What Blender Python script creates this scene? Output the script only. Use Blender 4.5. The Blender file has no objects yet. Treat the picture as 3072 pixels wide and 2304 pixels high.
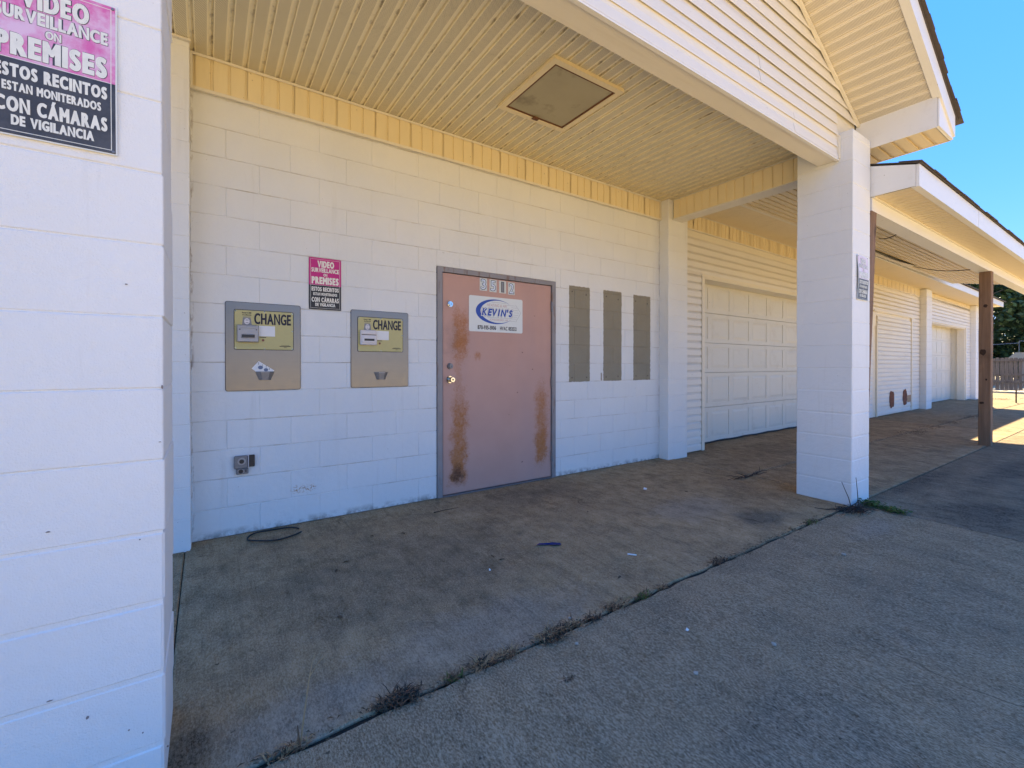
import bpy, bmesh, math, random
from mathutils import Vector, Matrix
from mathutils.geometry import interpolate_bezier
random.seed(7)
R = math.radians
SC = bpy.context.scene
COL = SC.collection

# ------------------------------------------------------------------ camera, sky, sun, exposure
cam_d = bpy.data.cameras.new('camera')
cam = bpy.data.objects.new('camera', cam_d); COL.objects.link(cam)
cam_d.sensor_fit = 'HORIZONTAL'; cam_d.sensor_width = 36.0
cam_d.lens = 36.0 * 1347.0 / 3072.0
cam_d.shift_y = -(1152.0 - 1100.8) / 3072.0
cam_d.clip_start = 0.05; cam_d.clip_end = 900.0
cam.location = (0.0895, -3.7214, 1.2023)
cam.rotation_euler = (R(90 - 0.275), 0.0, -0.597)
SC.camera = cam

SUN_EL, SUN_AZ = 32.0, 76.0          # azimuth from +Y towards +X
world = bpy.data.worlds.new('World'); SC.world = world
world.use_nodes = True
wn = world.node_tree; wn.nodes.clear()
sky = wn.nodes.new('ShaderNodeTexSky'); sky.sky_type = 'NISHITA'; sky.sun_disc = False
sky.sun_elevation = R(SUN_EL); sky.sun_rotation = R(SUN_AZ)
sky.air_density = 0.6; sky.dust_density = 0.0; sky.ozone_density = 6.0
gm = wn.nodes.new('ShaderNodeGamma'); gm.inputs['Gamma'].default_value = 0.18      # an even, deep blue afternoon sky
hs = wn.nodes.new('ShaderNodeHueSaturation'); hs.inputs['Saturation'].default_value = 3.6; hs.inputs['Hue'].default_value = 0.525; hs.inputs['Value'].default_value = 1.32
bg = wn.nodes.new('ShaderNodeBackground'); bg.inputs['Strength'].default_value = 0.15
wo = wn.nodes.new('ShaderNodeOutputWorld')
wn.links.new(sky.outputs[0], gm.inputs['Color']); wn.links.new(gm.outputs[0], hs.inputs['Color']); wn.links.new(hs.outputs[0], bg.inputs['Color'])
wn.links.new(bg.outputs[0], wo.inputs['Surface'])

sun_d = bpy.data.lights.new('sun', 'SUN'); sun_d.energy = 4.8; sun_d.angle = R(0.53)
sun_d.color = (1.0, 0.85, 0.56)
sun = bpy.data.objects.new('sun', sun_d); COL.objects.link(sun)
sd = Vector((math.sin(R(SUN_AZ)) * math.cos(R(SUN_EL)), math.cos(R(SUN_AZ)) * math.cos(R(SUN_EL)), math.sin(R(SUN_EL))))
sun.rotation_euler = (-sd).to_track_quat('-Z', 'Y').to_euler()
sun.location = sd * 60

SC.view_settings.view_transform = 'Standard'
SC.view_settings.look = 'None'
SC.view_settings.exposure = 2.72
SC.view_settings.gamma = 1.0
SC.view_settings.use_curve_mapping = False
SC.render.engine = 'CYCLES'
SC.cycles.use_denoising = True
SC.cycles.max_bounces = 10; SC.cycles.diffuse_bounces = 7
SC.cycles.glossy_bounces = 3; SC.cycles.caustics_reflective = False

# ------------------------------------------------------------------ node helpers
class NT:
    def __init__(s, name, rough=0.7, metal=0.0, spec=0.5):
        s.m = bpy.data.materials.new(name); s.m.use_nodes = True
        s.t = s.m.node_tree
        s.b = s.t.nodes['Principled BSDF']
        s.b.inputs['Roughness'].default_value = rough
        s.b.inputs['Metallic'].default_value = metal
        s.b.inputs['Specular IOR Level'].default_value = spec
    def node(s, typ, **kw):
        n = s.t.nodes.new(typ)
        for k, v in kw.items(): setattr(n, k, v)
        return n
    def put(s, sock, v):
        if hasattr(v, 'is_linked') or hasattr(v, 'links'): s.t.links.new(v, sock)
        elif isinstance(v, (tuple, list)) and len(v) == 3 and sock.type == 'RGBA': sock.default_value = (*v, 1)
        else: sock.default_value = v
    def pos(s): return s.node('ShaderNodeNewGeometry').outputs['Position']
    def obj(s): return s.node('ShaderNodeTexCoord').outputs['Object']
    def rnd(s): return s.node('ShaderNodeObjectInfo').outputs['Random']
    def map(s, v, scale=(1, 1, 1), loc=(0, 0, 0), rot=(0, 0, 0)):
        n = s.node('ShaderNodeMapping')
        s.put(n.inputs['Vector'], v); n.inputs['Scale'].default_value = scale
        n.inputs['Location'].default_value = loc; n.inputs['Rotation'].default_value = rot
        return n.outputs[0]
    def noise(s, v, scale, detail=4, rough=0.55, dist=0.0):
        n = s.node('ShaderNodeTexNoise'); s.put(n.inputs['Vector'], v)
        n.inputs['Scale'].default_value = scale; n.inputs['Detail'].default_value = detail
        n.inputs['Roughness'].default_value = rough; n.inputs['Distortion'].default_value = dist
        return n.outputs['Fac']
    def vor(s, v, scale, feature='F1', out='Distance'):
        n = s.node('ShaderNodeTexVoronoi'); n.feature = feature; s.put(n.inputs['Vector'], v)
        n.inputs['Scale'].default_value = scale
        return n.outputs[out]
    def ramp(s, f, a, b):                       # linear 0..1 between a and b, clamped
        n = s.node('ShaderNodeMapRange'); s.put(n.inputs['Value'], f)
        n.inputs['From Min'].default_value = a; n.inputs['From Max'].default_value = b
        n.clamp = True
        return n.outputs[0]
    def math(s, op, a, b=0.0, c=0.0):
        n = s.node('ShaderNodeMath', operation=op)
        s.put(n.inputs[0], a); s.put(n.inputs[1], b)
        if op in ('MULTIPLY_ADD', 'SMOOTH_MIN'): s.put(n.inputs[2], c)
        return n.outputs[0]
    def mul(s, a, b): return s.math('MULTIPLY', a, b)
    def mix(s, f, a, b):
        n = s.node('ShaderNodeMix', data_type='RGBA'); s.put(n.inputs['Factor'], f)
        ia = [i for i in n.inputs if i.type == 'RGBA']
        s.put(ia[0], a); s.put(ia[1], b)
        return [o for o in n.outputs if o.type == 'RGBA'][0]
    def sep(s, v):
        n = s.node('ShaderNodeSeparateXYZ'); s.put(n.inputs[0], v); return n.outputs
    def bump(s, h, strength=0.3, dist=0.01):
        n = s.node('ShaderNodeBump'); s.put(n.inputs['Height'], h)
        n.inputs['Strength'].default_value = strength; n.inputs['Distance'].default_value = dist
        s.t.links.new(n.outputs[0], s.b.inputs['Normal'])
    def color(s, c): s.put(s.b.inputs['Base Color'], c)
    def box(s, p, x0, x1, z0, z1, soft, wob=None):   # soft box mask in x,z (optionally wobbled)
        o = s.sep(p); x, z = o[0], o[2]
        if wob is not None:
            x = s.math('ADD', x, wob); z = s.math('ADD', z, wob)
        a = s.mul(s.ramp(x, x0 - soft, x0 + soft), s.ramp(x, x1 + soft, x1 - soft))
        b = s.mul(s.ramp(z, z0 - soft, z0 + soft), s.ramp(z, z1 + soft, z1 - soft))
        return s.mul(a, b)

def flat(name, col, rough=0.6, metal=0.0, var=0.08, scale=30.0, bumpy=0.0):
    k = NT(name, rough, metal); p = k.pos()
    f = k.noise(p, scale, 3)
    k.color(k.mix(f, tuple(c * (1 - var) for c in col), tuple(min(1, c * (1 + var)) for c in col)))
    if bumpy: k.bump(k.noise(p, scale * 6, 3), bumpy, 0.003)
    return k.m

# ------------------------------------------------------------------ materials
def mk_block_paint(name, bare=False):
    k = NT(name, 0.62, 0, 0.35); p = k.pos()
    base = k.mix(k.noise(p, 1.7, 4), (0.68, 0.685, 0.67), (0.80, 0.80, 0.785))
    base = k.mix(k.ramp(k.rnd(), 0.0, 1.0), base, k.mix(0.35, base, (0.75, 0.75, 0.73)))
    # thin grime runs and small dark pocks
    run = k.noise(k.map(p, (9, 9, 0.7)), 1.0, 5, 0.65)
    base = k.mix(k.mul(k.ramp(run, 0.60, 0.82), 0.30), base, (0.42, 0.38, 0.31))
    pock = k.ramp(k.noise(p, 70, 2, 0.5), 0.765, 0.80)
    base = k.mix(k.mul(pock, 0.75), base, (0.16, 0.13, 0.11))
    chip = k.mul(k.ramp(k.noise(k.map(p, (1, 1, 1), (3.1, 0.4, 7.7)), 14, 5, 0.6), 0.765, 0.78), 0.6)
    base = k.mix(chip, base, (0.40, 0.36, 0.30))
    if bare:
        w = k.math('MULTIPLY_ADD', k.noise(p, 26, 3), 0.020, -0.010)
        m = None
        for x0, x1, z0, z1 in ((3.375, 3.688, 1.014, 2.074), (3.903, 4.210, 1.014, 2.072), (4.420, 4.738, 1.014, 2.062)):
            bm_ = k.box(p, x0, x1, z0, z1, 0.0025, w)
            m = bm_ if m is None else k.math('MAXIMUM', m, bm_)
        spk = k.noise(p, 160, 3, 0.7)
        conc = k.mix(k.ramp(spk, 0.35, 0.65), (0.20, 0.178, 0.128), (0.33, 0.295, 0.215))
        conc = k.mix(k.mul(k.ramp(k.noise(p, 6, 3), 0.4, 0.7), 0.5), conc, (0.24, 0.205, 0.14))
        hole = None
        for hx, hz in ((3.42, 2.01), (3.63, 1.99), (3.95, 2.00), (4.15, 1.98), (4.46, 1.985), (4.68, 1.97),
                       (3.42, 1.06), (3.64, 1.06), (3.95, 1.06), (4.15, 1.065), (4.47, 1.065), (4.69, 1.065)):
            h = k.box(p, hx - 0.006, hx + 0.006, hz - 0.007, hz + 0.007, 0.003)
            hole = h if hole is None else k.math('MAXIMUM', hole, h)
        conc = k.mix(hole, conc, (0.02, 0.018, 0.015))
        # rust tear beside the second patch, scuffs lower on the wall
        tear = k.box(p, 3.865, 3.884, 1.02, 1.11, 0.006, w)
        base = k.mix(k.mul(tear, 0.8), base, (0.20, 0.13, 0.06))
        sc = k.mul(k.box(p, 0.62, 0.78, 0.24, 0.275, 0.02, k.math('MULTIPLY_ADD', k.noise(p, 40, 3), 0.05, -0.025)), k.ramp(k.noise(p, 70, 3), 0.5, 0.56))
        base = k.mix(sc, base, (0.42, 0.25, 0.12))
        o = k.sep(p)
        zj = k.math('ABSOLUTE', k.math('SUBTRACT', k.math('FLOORED_MODULO', k.math('ADD', o[2], 0.1016), 0.2032), 0.1016))
        jl = k.mul(k.ramp(k.math('ADD', zj, k.math('MULTIPLY_ADD', k.noise(p, 50, 3), 0.004, -0.002)), 0.0050, 0.0018), k.ramp(k.noise(k.map(p, (1, 1, 3)), 2.4, 5, 0.7), 0.42, 0.62))
        base = k.mix(k.mul(jl, 0.55), base, (0.34, 0.26, 0.16))
        cor = k.mul(k.math('MAXIMUM', k.ramp(o[0], 0.022, 0.006), k.ramp(o[0], 4.898, 4.912)), k.ramp(k.noise(k.map(p, (30, 30, 7)), 1.0, 5, 0.7), 0.50, 0.62))
        base = k.mix(k.mul(cor, 0.75), base, (0.22, 0.14, 0.08))
        scr = k.ramp(k.noise(k.map(p, (6, 6, 30), (4, 0, 2), (0, 0.3, 0)), 1.0, 3, 0.5), 0.745, 0.765)
        base = k.mix(k.mul(scr, 0.5), base, (0.30, 0.27, 0.24))
        rep_ = k.ramp(k.noise(k.map(p, (1.2, 1, 0.9), (9, 0, 3)), 1.1, 2), 0.50, 0.53)      # patches painted over later
        base = k.mix(k.mul(rep_, 0.10), base, (0.60, 0.62, 0.64))
        base = k.mix(m, base, conc)
        # dirt splash and flaked paint along the foot of the wall
        ft = k.mul(k.box(p, 0, 5, -0.02, 0.034, 0.026, w), k.ramp(k.noise(p, 11, 5, 0.7), 0.42, 0.60))
        base = k.mix(k.mul(ft, 0.75), base, (0.20, 0.16, 0.12))
    k.color(base)
    h = k.math('ADD', k.mul(k.noise(p, 210, 3, 0.6), 0.5), k.mul(k.noise(p, 24, 4), 1.0))
    k.bump(h, 0.6, 0.007)
    return k.m
M_PAINT = mk_block_paint('white_block_paint')
M_PAINTW = mk_block_paint('white_block_paint_patched', True)
M_MORTAR = flat('painted_mortar', (0.60, 0.585, 0.55), 0.8, var=0.12, scale=12, bumpy=0.3)

def mk_vinyl(name, col, dirt=0.25, axis=(0.6, 8, 8)):
    k = NT(name, 0.42, 0, 0.4); p = k.pos()
    b = k.mix(k.noise(p, 2.2, 4), tuple(c * 0.93 for c in col), col)
    st = k.noise(k.map(p, axis), 1.3, 6, 0.7)
    b = k.mix(k.mul(k.ramp(st, 0.55, 0.80), dirt), b, (0.36, 0.26, 0.13))
    sp = k.ramp(k.noise(p, 34, 2), 0.735, 0.77)
    b = k.mix(k.mul(sp, 0.55), b, (0.15, 0.10, 0.06))
    k.color(b); k.bump(k.noise(k.map(p, (3, 60, 60)), 4, 3), 0.06, 0.002)
    return k.m
M_SIDING = mk_vinyl('white_vinyl_siding', (0.77, 0.74, 0.68), 0.45)
M_FRIEZE = mk_vinyl('almond_vinyl_trim', (0.81, 0.685, 0.425), 0.22, (4, 4, 0.6))
M_TRIM = mk_vinyl('cream_metal_trim', (0.78, 0.725, 0.60), 0.25)
M_FASCIA = mk_vinyl('white_metal_fascia', (0.79, 0.775, 0.73), 0.18)

def mk_perf(name, col, mould, pitch=0.1016):
    """perforated vinyl soffit: rows of small holes on the flat of each rib; mould = how strongly the grooves are mildewed"""
    k = NT(name, 0.45, 0, 0.4); o = k.sep(k.obj()); p = k.pos()
    a, bb = o[0], o[1]
    rib = k.math('FLOORED_MODULO', a, pitch)
    band = k.mul(k.ramp(rib, 0.004, 0.007), k.ramp(rib, 0.068, 0.065))
    gp = 0.0078
    def tri(x): return k.math('ABSOLUTE', k.math('SUBTRACT', k.math('FLOORED_MODULO', x, gp), gp / 2))
    row = k.math('FLOOR', k.math('DIVIDE', bb, gp))
    sh = k.mul(k.math('FLOORED_MODULO', row, 2.0), gp / 2)
    dx = tri(k.math('ADD', a, sh)); dy = tri(bb)
    d = k.math('SQRT', k.math('ADD', k.mul(dx, dx), k.mul(dy, dy)))
    hole = k.mul(k.ramp(d, 0.0027, 0.0018), band)
    b = k.mix(k.noise(p, 1.8, 4), tuple(c * 0.9 for c in col), col)
    st = k.ramp(k.noise(k.map(p, (3, 3, 3)), 3.0, 6, 0.7), 0.58, 0.80)
    b = k.mix(k.mul(st, 0.28), b, (0.30, 0.23, 0.13))
    # mildew that sits in the grooves between the ribs
    gr = k.ramp(rib, 0.074, 0.090)
    spot = k.ramp(k.noise(p, 11, 5, 0.7), 0.53, 0.68)
    b = k.mix(k.mul(k.mul(gr, spot), mould), b, (0.17, 0.105, 0.055))
    spot2 = k.ramp(k.noise(p, 30, 3), 0.70, 0.75)
    b = k.mix(k.mul(spot2, min(0.5, mould)), b, (0.14, 0.09, 0.05))
    b = k.mix(k.mul(band, 0.16), b, (0.30, 0.24, 0.14))
    b = k.mix(k.mul(hole, 0.85), b, (0.07, 0.05, 0.03))
    k.color(b)
    return k.m
M_SOFFIT = mk_perf('perforated_almond_soffit', (0.92, 0.83, 0.575), 0.55)
M_RAKE = mk_perf('perforated_cream_soffit', (0.82, 0.75, 0.61), 0.12)
M_SOFFIT2 = mk_vinyl('plain_almond_soffit', (0.74, 0.63, 0.43), 0.25, (4, 1, 4))
M_SHINGLE = flat('brown_grey_shingle', (0.085, 0.07, 0.062), 0.9, var=0.35, scale=90, bumpy=0.5)
M_DARK = flat('dark_gap', (0.015, 0.013, 0.012), 0.9)

def mk_concrete(name, lo, hi, dark, stains=(), broom=True, agg=0.5, streak=0.0):
    k = NT(name, 0.95, 0, 0.0); p = k.pos()
    big = k.noise(p, 0.75, 5, 0.6, 0.4)
    b = k.mix(k.ramp(big, 0.32, 0.66), lo, hi)
    mid = k.noise(k.map(p, (1, 1, 1), (5, 2, 0)), 2.6, 6, 0.65)
    b = k.mix(k.mul(k.ramp(mid, 0.47, 0.66), 0.7), b, dark)
    sm = k.noise(k.map(p, (1, 1, 1), (8, 3, 0)), 11, 5, 0.7)
    b = k.mix(k.mul(k.ramp(sm, 0.50, 0.68), 0.45), b, dark)
    pale = k.ramp(k.noise(k.map(p, (0.8, 0.8, 1), (11, 4, 0)), 1.5, 6, 0.7), 0.56, 0.74)
    b = k.mix(k.mul(pale, 0.62), b, tuple(min(1, c * 1.55) for c in hi))
    for (x, y, rx, ry, a, c) in stains:
        o = k.sep(p)
        dx = k.math('DIVIDE', k.math('SUBTRACT', o[0], x), rx); dy = k.math('DIVIDE', k.math('SUBTRACT', o[1], y), ry)
        d = k.math('SQRT', k.math('ADD', k.mul(dx, dx), k.mul(dy, dy)))
        d = k.math('ADD', d, k.math('MULTIPLY_ADD', k.noise(p, 3.2, 5, 0.65), 1.5, -0.75))
        b = k.mix(k.mul(k.ramp(d, 1.05, 0.45), a), b, c)
    if streak:
        o = k.sep(p)      # paler band running across the drive
        ln = k.math('ABSOLUTE', k.math('SUBTRACT', k.math('ADD', o[1], k.mul(o[0], 0.055)), -2.02))
        ln = k.math('ADD', ln, k.math('MULTIPLY_ADD', k.noise(p, 2.5, 4), 0.25, -0.12))
        b = k.mix(k.mul(k.ramp(ln, 0.16, 0.02), streak), b, tuple(min(1, c * 1.5) for c in hi))
    mott = k.noise(k.map(p, (1.2, 0.8, 1), (1, 6, 0)), 8.5, 9, 0.78)
    b = k.mix(k.ramp(mott, 0.36, 0.64), k.mix(0.34, b, (0, 0, 0)), k.mix(0.16, b, (0.72, 0.60, 0.44)))
    fine = k.noise(k.map(p, (1.7, 0.75, 1)), 95, 5, 0.8)
    b = k.mix(k.ramp(fine, 0.38, 0.64), k.mix(0.55 * agg, b, (0, 0, 0)), k.mix(0.50 * agg, b, (0.72, 0.60, 0.44)))
    br = k.noise(k.map(p, (120, 7, 1)), 1.0, 4, 0.6)
    br2 = k.noise(k.map(p, (34, 1.6, 1), (3, 1, 0)), 1.0, 4, 0.6)
    if broom: b = k.mix(k.mul(k.ramp(br2, 0.50, 0.70), 0.30), b, k.mix(0.5, b, (0, 0, 0)))
    if broom: b = k.mix(k.mul(k.ramp(br, 0.50, 0.72), 0.35), b, k.mix(0.4, b, (0, 0, 0)))
    flk = k.ramp(k.noise(k.map(p, (45, 18, 1)), 1.0, 3), 0.70, 0.76)
    b = k.mix(k.mul(flk, 0.35), b, (0.50, 0.47, 0.41))
    wv = k.node('ShaderNodeVectorMath', operation='ADD'); nz = k.node('ShaderNodeTexNoise'); nz.inputs['Scale'].default_value = 3.0; nz.inputs['Detail'].default_value = 5
    k.put(nz.inputs['Vector'], p); vs_ = k.node('ShaderNodeVectorMath', operation='SCALE'); vs_.inputs['Scale'].default_value = 0.35
    k.put(vs_.inputs[0], nz.outputs['Color']); k.put(wv.inputs[0], p); k.put(wv.inputs[1], vs_.outputs[0])
    ck = k.mul(k.ramp(k.vor(wv.outputs[0], 0.55, 'DISTANCE_TO_EDGE'), 0.0030, 0.0008), k.ramp(k.noise(k.map(p, (1, 1, 1), (7, 7, 0)), 0.9, 3), 0.56, 0.64))
    b = k.mix(k.mul(ck, 0.55), b, (0.04, 0.03, 0.022))
    dk = k.ramp(k.noise(k.map(p, (1, 1, 1), (2, 9, 0)), 38, 2), 0.73, 0.77)
    b = k.mix(k.mul(dk, 0.7), b, (0.03, 0.025, 0.02))
    k.color(b)
    h = k.math('ADD', k.mul(br, 0.7 if broom else 0.2), k.mul(fine, 0.8))
    k.bump(k.math('ADD', h, k.mul(k.noise(p, 14, 4), 0.5)), 0.55, 0.006)
    return k.m
DK = (0.055, 0.046, 0.036)
M_SLAB = mk_concrete('porch_concrete', (0.40, 0.258, 0.122), (0.50, 0.332, 0.165), (0.19, 0.118, 0.056),
    stains=((1.2, -1.15, 0.9, 0.75, 0.45, (0.10, 0.075, 0.05)), (0.35, -1.0, 0.7, 0.9, 0.35, (0.14, 0.11, 0.06)),
            (3.82, -1.85, 0.34, 0.2, 0.8, DK), (3.55, -1.4, 0.5, 0.3, 0.35, (0.36, 0.33, 0.29)), (1.15, -1.95, 0.7, 0.28, 0.35, (0.34, 0.31, 0.28)),
            (0.35, -2.0, 0.35, 0.2, 0.35, (0.34, 0.33, 0.30)), (0.03, -1.95, 0.10, 0.16, 0.85, (0.05, 0.035, 0.02)), (4.55, -1.2, 0.25, 0.3, 0.4, (0.2, 0.1, 0.05)),
            (2.6, -0.35, 1.0, 0.25, 0.35, (0.12, 0.09, 0.06))), agg=0.5)
M_DRIVE = mk_concrete('drive_concrete', (0.34, 0.215, 0.105), (0.42, 0.275, 0.140), (0.18, 0.114, 0.058),
    stains=((1.75, -3.05, 0.5, 0.3, 0.45, (0.075, 0.065, 0.055)), (3.2, -3.0, 0.6, 0.4, 0.3, (0.11, 0.10, 0.075)), (4.3, -2.45, 0.4, 0.15, 0.4, (0.30, 0.28, 0.26))),
    broom=True, agg=0.85)
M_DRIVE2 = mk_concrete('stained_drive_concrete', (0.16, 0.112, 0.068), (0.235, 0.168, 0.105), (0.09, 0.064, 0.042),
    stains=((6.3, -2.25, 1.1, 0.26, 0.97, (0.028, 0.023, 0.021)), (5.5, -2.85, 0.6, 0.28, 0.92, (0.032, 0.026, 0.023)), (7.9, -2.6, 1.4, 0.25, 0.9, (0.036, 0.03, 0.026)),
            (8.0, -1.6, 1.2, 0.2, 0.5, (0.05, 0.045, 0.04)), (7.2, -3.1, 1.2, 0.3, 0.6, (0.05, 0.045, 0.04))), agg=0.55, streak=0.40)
M_BAYSLAB = mk_concrete('bay_concrete', (0.34, 0.23, 0.12), (0.43, 0.30, 0.165), (0.17, 0.112, 0.06),
    stains=((14.5, -0.75, 1.6, 0.12, 0.6, DK), (15.5, -1.5, 1.8, 0.12, 0.45, DK), (7.0, -0.5, 1.3, 0.4, 0.25, (0.12, 0.08, 0.05))), agg=0.4)
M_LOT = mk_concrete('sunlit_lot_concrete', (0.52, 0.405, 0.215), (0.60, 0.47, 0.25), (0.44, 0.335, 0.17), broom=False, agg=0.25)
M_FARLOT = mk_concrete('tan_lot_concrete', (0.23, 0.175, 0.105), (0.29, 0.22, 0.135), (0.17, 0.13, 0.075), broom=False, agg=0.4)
M_SOIL = flat('dry_soil', (0.30, 0.235, 0.15), 0.95, var=0.3, scale=1.2, bumpy=0.4)
M_DIRT = flat('joint_dirt', (0.018, 0.014, 0.010), 0.95, var=0.5, scale=40, bumpy=0.5)

def mk_door():
    k = NT('rusty_pink_door_paint', 0.52, 0, 0.4); p = k.pos()
    b = k.mix(k.noise(p, 3, 4), (0.47, 0.275, 0.22), (0.56, 0.34, 0.275))
    b = k.mix(k.mul(k.ramp(k.noise(k.map(p, (1, 1, 0.25)), 3, 4), 0.5, 0.75), 0.4), b, (0.40, 0.27, 0.25))
    w = k.math('MULTIPLY_ADD', k.noise(p, 7, 5, 0.65), 0.26, -0.13)
    fine = k.noise(p, 85, 5, 0.8)
    def rust(x0, x1, z0, z1, soft, amt, thr, zs=None):
        o = k.sep(p); x = k.math('ADD', o[0], k.mul(w, 0.75)); z = k.math('ADD', o[2], w); zs = zs or soft * 2.2
        a = k.mul(k.ramp(x, x0 - soft, x0 + soft * 0.3), k.ramp(x, x1 + soft, x1 - soft * 0.3))
        b_ = k.mul(k.ramp(z, z0 - zs, z0 + zs * 0.3), k.ramp(z, z1 + zs, z1 - zs * 0.3))
        m = k.mul(a, b_)
        return k.mul(k.ramp(k.math('ADD', m, k.math('MULTIPLY_ADD', fine, 1.7, -0.85)), thr, thr + 0.75), amt)
    rs = [rust(1.97, 2.09, 0.30, 0.85, 0.07, 0.95, 0.30, 0.25), rust(1.98, 2.11, 1.30, 1.66, 0.07, 0.9, 0.36, 0.16), rust(2.94, 3.05, 0.25, 0.92, 0.08, 0.9, 0.32, 0.22),
          rust(1.955, 2.09, 0.12, 0.36, 0.05, 0.95, 0.22), rust(2.185, 2.24, 1.23, 1.30, 0.03, 0.85, 0.45), rust(2.95, 3.05, 0.22, 0.48, 0.05, 0.85, 0.35),
          rust(1.99, 2.10, 1.36, 1.46, 0.06, 0.8, 0.35), rust(1.98, 2.06, 0.95, 1.75, 0.05, 0.5, 0.62)]
    c1 = k.mix(k.noise(p, 45, 4), (0.46, 0.175, 0.045), (0.29, 0.10, 0.028))
    patch = k.ramp(k.noise(p, 16, 5, 0.7), 0.30, 0.62)
    for r in rs: b = k.mix(k.mul(r, k.math('MULTIPLY_ADD', patch, 0.50, 0.60)), b, c1)
    dk = rust(1.97, 2.06, 0.12, 0.24, 0.05, 0.9, 0.35); b = k.mix(dk, b, (0.075, 0.028, 0.016))
    soot = k.box(p, 1.93, 1.985, 1.28, 1.60, 0.05, w); b = k.mix(k.mul(soot, 0.35), b, (0.11, 0.09, 0.085))
    nick = k.ramp(k.noise(k.map(p, (14, 14, 22)), 1.0, 3, 0.5), 0.735, 0.75)
    b = k.mix(k.mul(nick, 0.8), b, (0.10, 0.04, 0.03))
    k.color(b); k.bump(k.math('ADD', fine, k.noise(p, 5, 2)), 0.10, 0.003)
    return k.m
M_DOOR = mk_door()
def mk_frame():
    k = NT('worn_steel_frame', 0.5, 0.1); p = k.pos()
    b = k.mix(k.noise(p, 6, 4), (0.20, 0.18, 0.18), (0.32, 0.30, 0.30))
    r = k.ramp(k.noise(k.map(p, (20, 20, 3)), 1.0, 5, 0.65), 0.56, 0.68)
    b = k.mix(k.mul(r, 0.85), b, (0.17, 0.08, 0.04)); k.color(b)
    k.bump(k.noise(p, 60, 3), 0.1, 0.002)
    return k.m
M_FRAME = mk_frame()
def mk_steel(name, col, rough):
    k = NT(name, rough, 1.0); p = k.pos()
    k.color(k.mix(k.noise(k.map(p, (2, 2, 90)), 2, 4), tuple(c * 0.9 for c in col), col))
    k.put(k.b.inputs['Roughness'], k.math('MULTIPLY_ADD', k.noise(p, 30, 4), 0.18, rough - 0.09))
    k.bump(k.noise(k.map(p, (4, 4, 200)), 2, 2), 0.05, 0.001)
    return k.m
M_STEEL = mk_steel('brushed_stainless', (0.215, 0.20, 0.185), 0.33)
M_CHROME = mk_steel('polished_metal', (0.72, 0.70, 0.66), 0.12)
M_ZINC = flat('weathered_zinc', (0.22, 0.22, 0.23), 0.5, 0.6, var=0.25, scale=60)
M_OLIVE = flat('yellow_plate_enamel', (0.50, 0.44, 0.185), 0.45, var=0.06, scale=60)
M_INK = flat('black_ink', (0.012, 0.012, 0.016), 0.6)
M_NAVY = flat('navy_ink', (0.010, 0.010, 0.030), 0.6)
M_BLACK = flat('black_plastic', (0.02, 0.02, 0.022), 0.4)
M_GREYPL = flat('grey_cast_metal', (0.36, 0.35, 0.35), 0.45, 0.4, var=0.1)
M_PALEPL = flat('pale_plastic', (0.66, 0.62, 0.62), 0.4)
M_PAPER = flat('white_paper', (0.76, 0.76, 0.75), 0.7, var=0.03)
M_COIN = flat('printed_coin_blue', (0.13, 0.17, 0.26), 0.6)
M_AMBER = flat('red_brown_lamp', (0.20, 0.06, 0.03), 0.3)
def mk_sign(name, c, fade, var=0.1):
    k = NT(name, 0.45, 0, 0.5); p = k.pos()
    f = k.noise(p, 16, 6, 0.7)
    b = k.mix(k.ramp(f, 0.35, 0.62), c, fade)
    sc = k.ramp(k.noise(k.map(p, (30, 30, 60)), 1.0, 4, 0.7), 0.68, 0.74)
    b = k.mix(k.mul(sc, var * 3), b, (0.7, 0.68, 0.62)); k.color(b)
    return k.m
M_MAG = mk_sign('magenta_print', (0.50, 0.004, 0.16), (0.56, 0.008, 0.19), 0.02)
M_MAGF = mk_sign('faded_magenta_print', (0.62, 0.13, 0.36), (0.68, 0.47, 0.62), 0.15)
M_MAGV = mk_sign('bleached_magenta_print', (0.70, 0.48, 0.58), (0.74, 0.70, 0.74), 0.1)
M_SBLK = mk_sign('black_print', (0.012, 0.011, 0.012), (0.02, 0.018, 0.018), 0.02)
M_SBLKF = mk_sign('worn_black_print', (0.030, 0.030, 0.034), (0.065, 0.065, 0.07), 0.10)
M_LETTER = flat('cream_lettering', (0.80, 0.76, 0.66), 0.5, var=0.05)
M_LETTERF = flat('worn_cream_lettering', (0.72, 0.72, 0.64), 0.5, var=0.14, scale=60)
M_SWHITE = flat('white_sign_board', (0.70, 0.72, 0.69), 0.4, var=0.03)
M_BLUE = flat('blue_print', (0.012, 0.06, 0.36), 0.4)
M_PINKP = flat('faded_pink_print', (0.55, 0.36, 0.33), 0.5)
M_GREYP = flat('thin_grey_print', (0.22, 0.22, 0.23), 0.5)
M_SILVER = flat('silver_foil', (0.66, 0.68, 0.70), 0.35, 0.3)
M_TAG = flat('number_tag', (0.60, 0.62, 0.58), 0.5, var=0.1)
def mk_wood(name, lo, hi, ax):
    k = NT(name, 0.75, 0, 0.3); o = k.obj()
    g = k.noise(k.map(o, ax), 1.0, 6, 0.65, 0.6)
    b = k.mix(k.ramp(g, 0.3, 0.7), lo, hi)
    b = k.mix(k.mul(k.ramp(k.noise(o, 2.5, 4), 0.52, 0.68), 0.5), b, tuple(c * 0.45 for c in lo))
    kn = k.ramp(k.vor(k.map(o, (5, 5, 1.6)), 1.0), 0.13, 0.05)
    b = k.mix(k.mul(kn, 0.9), b, tuple(c * 0.22 for c in lo)); k.color(b)
    k.bump(g, 0.35, 0.006)
    return k.m
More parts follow.
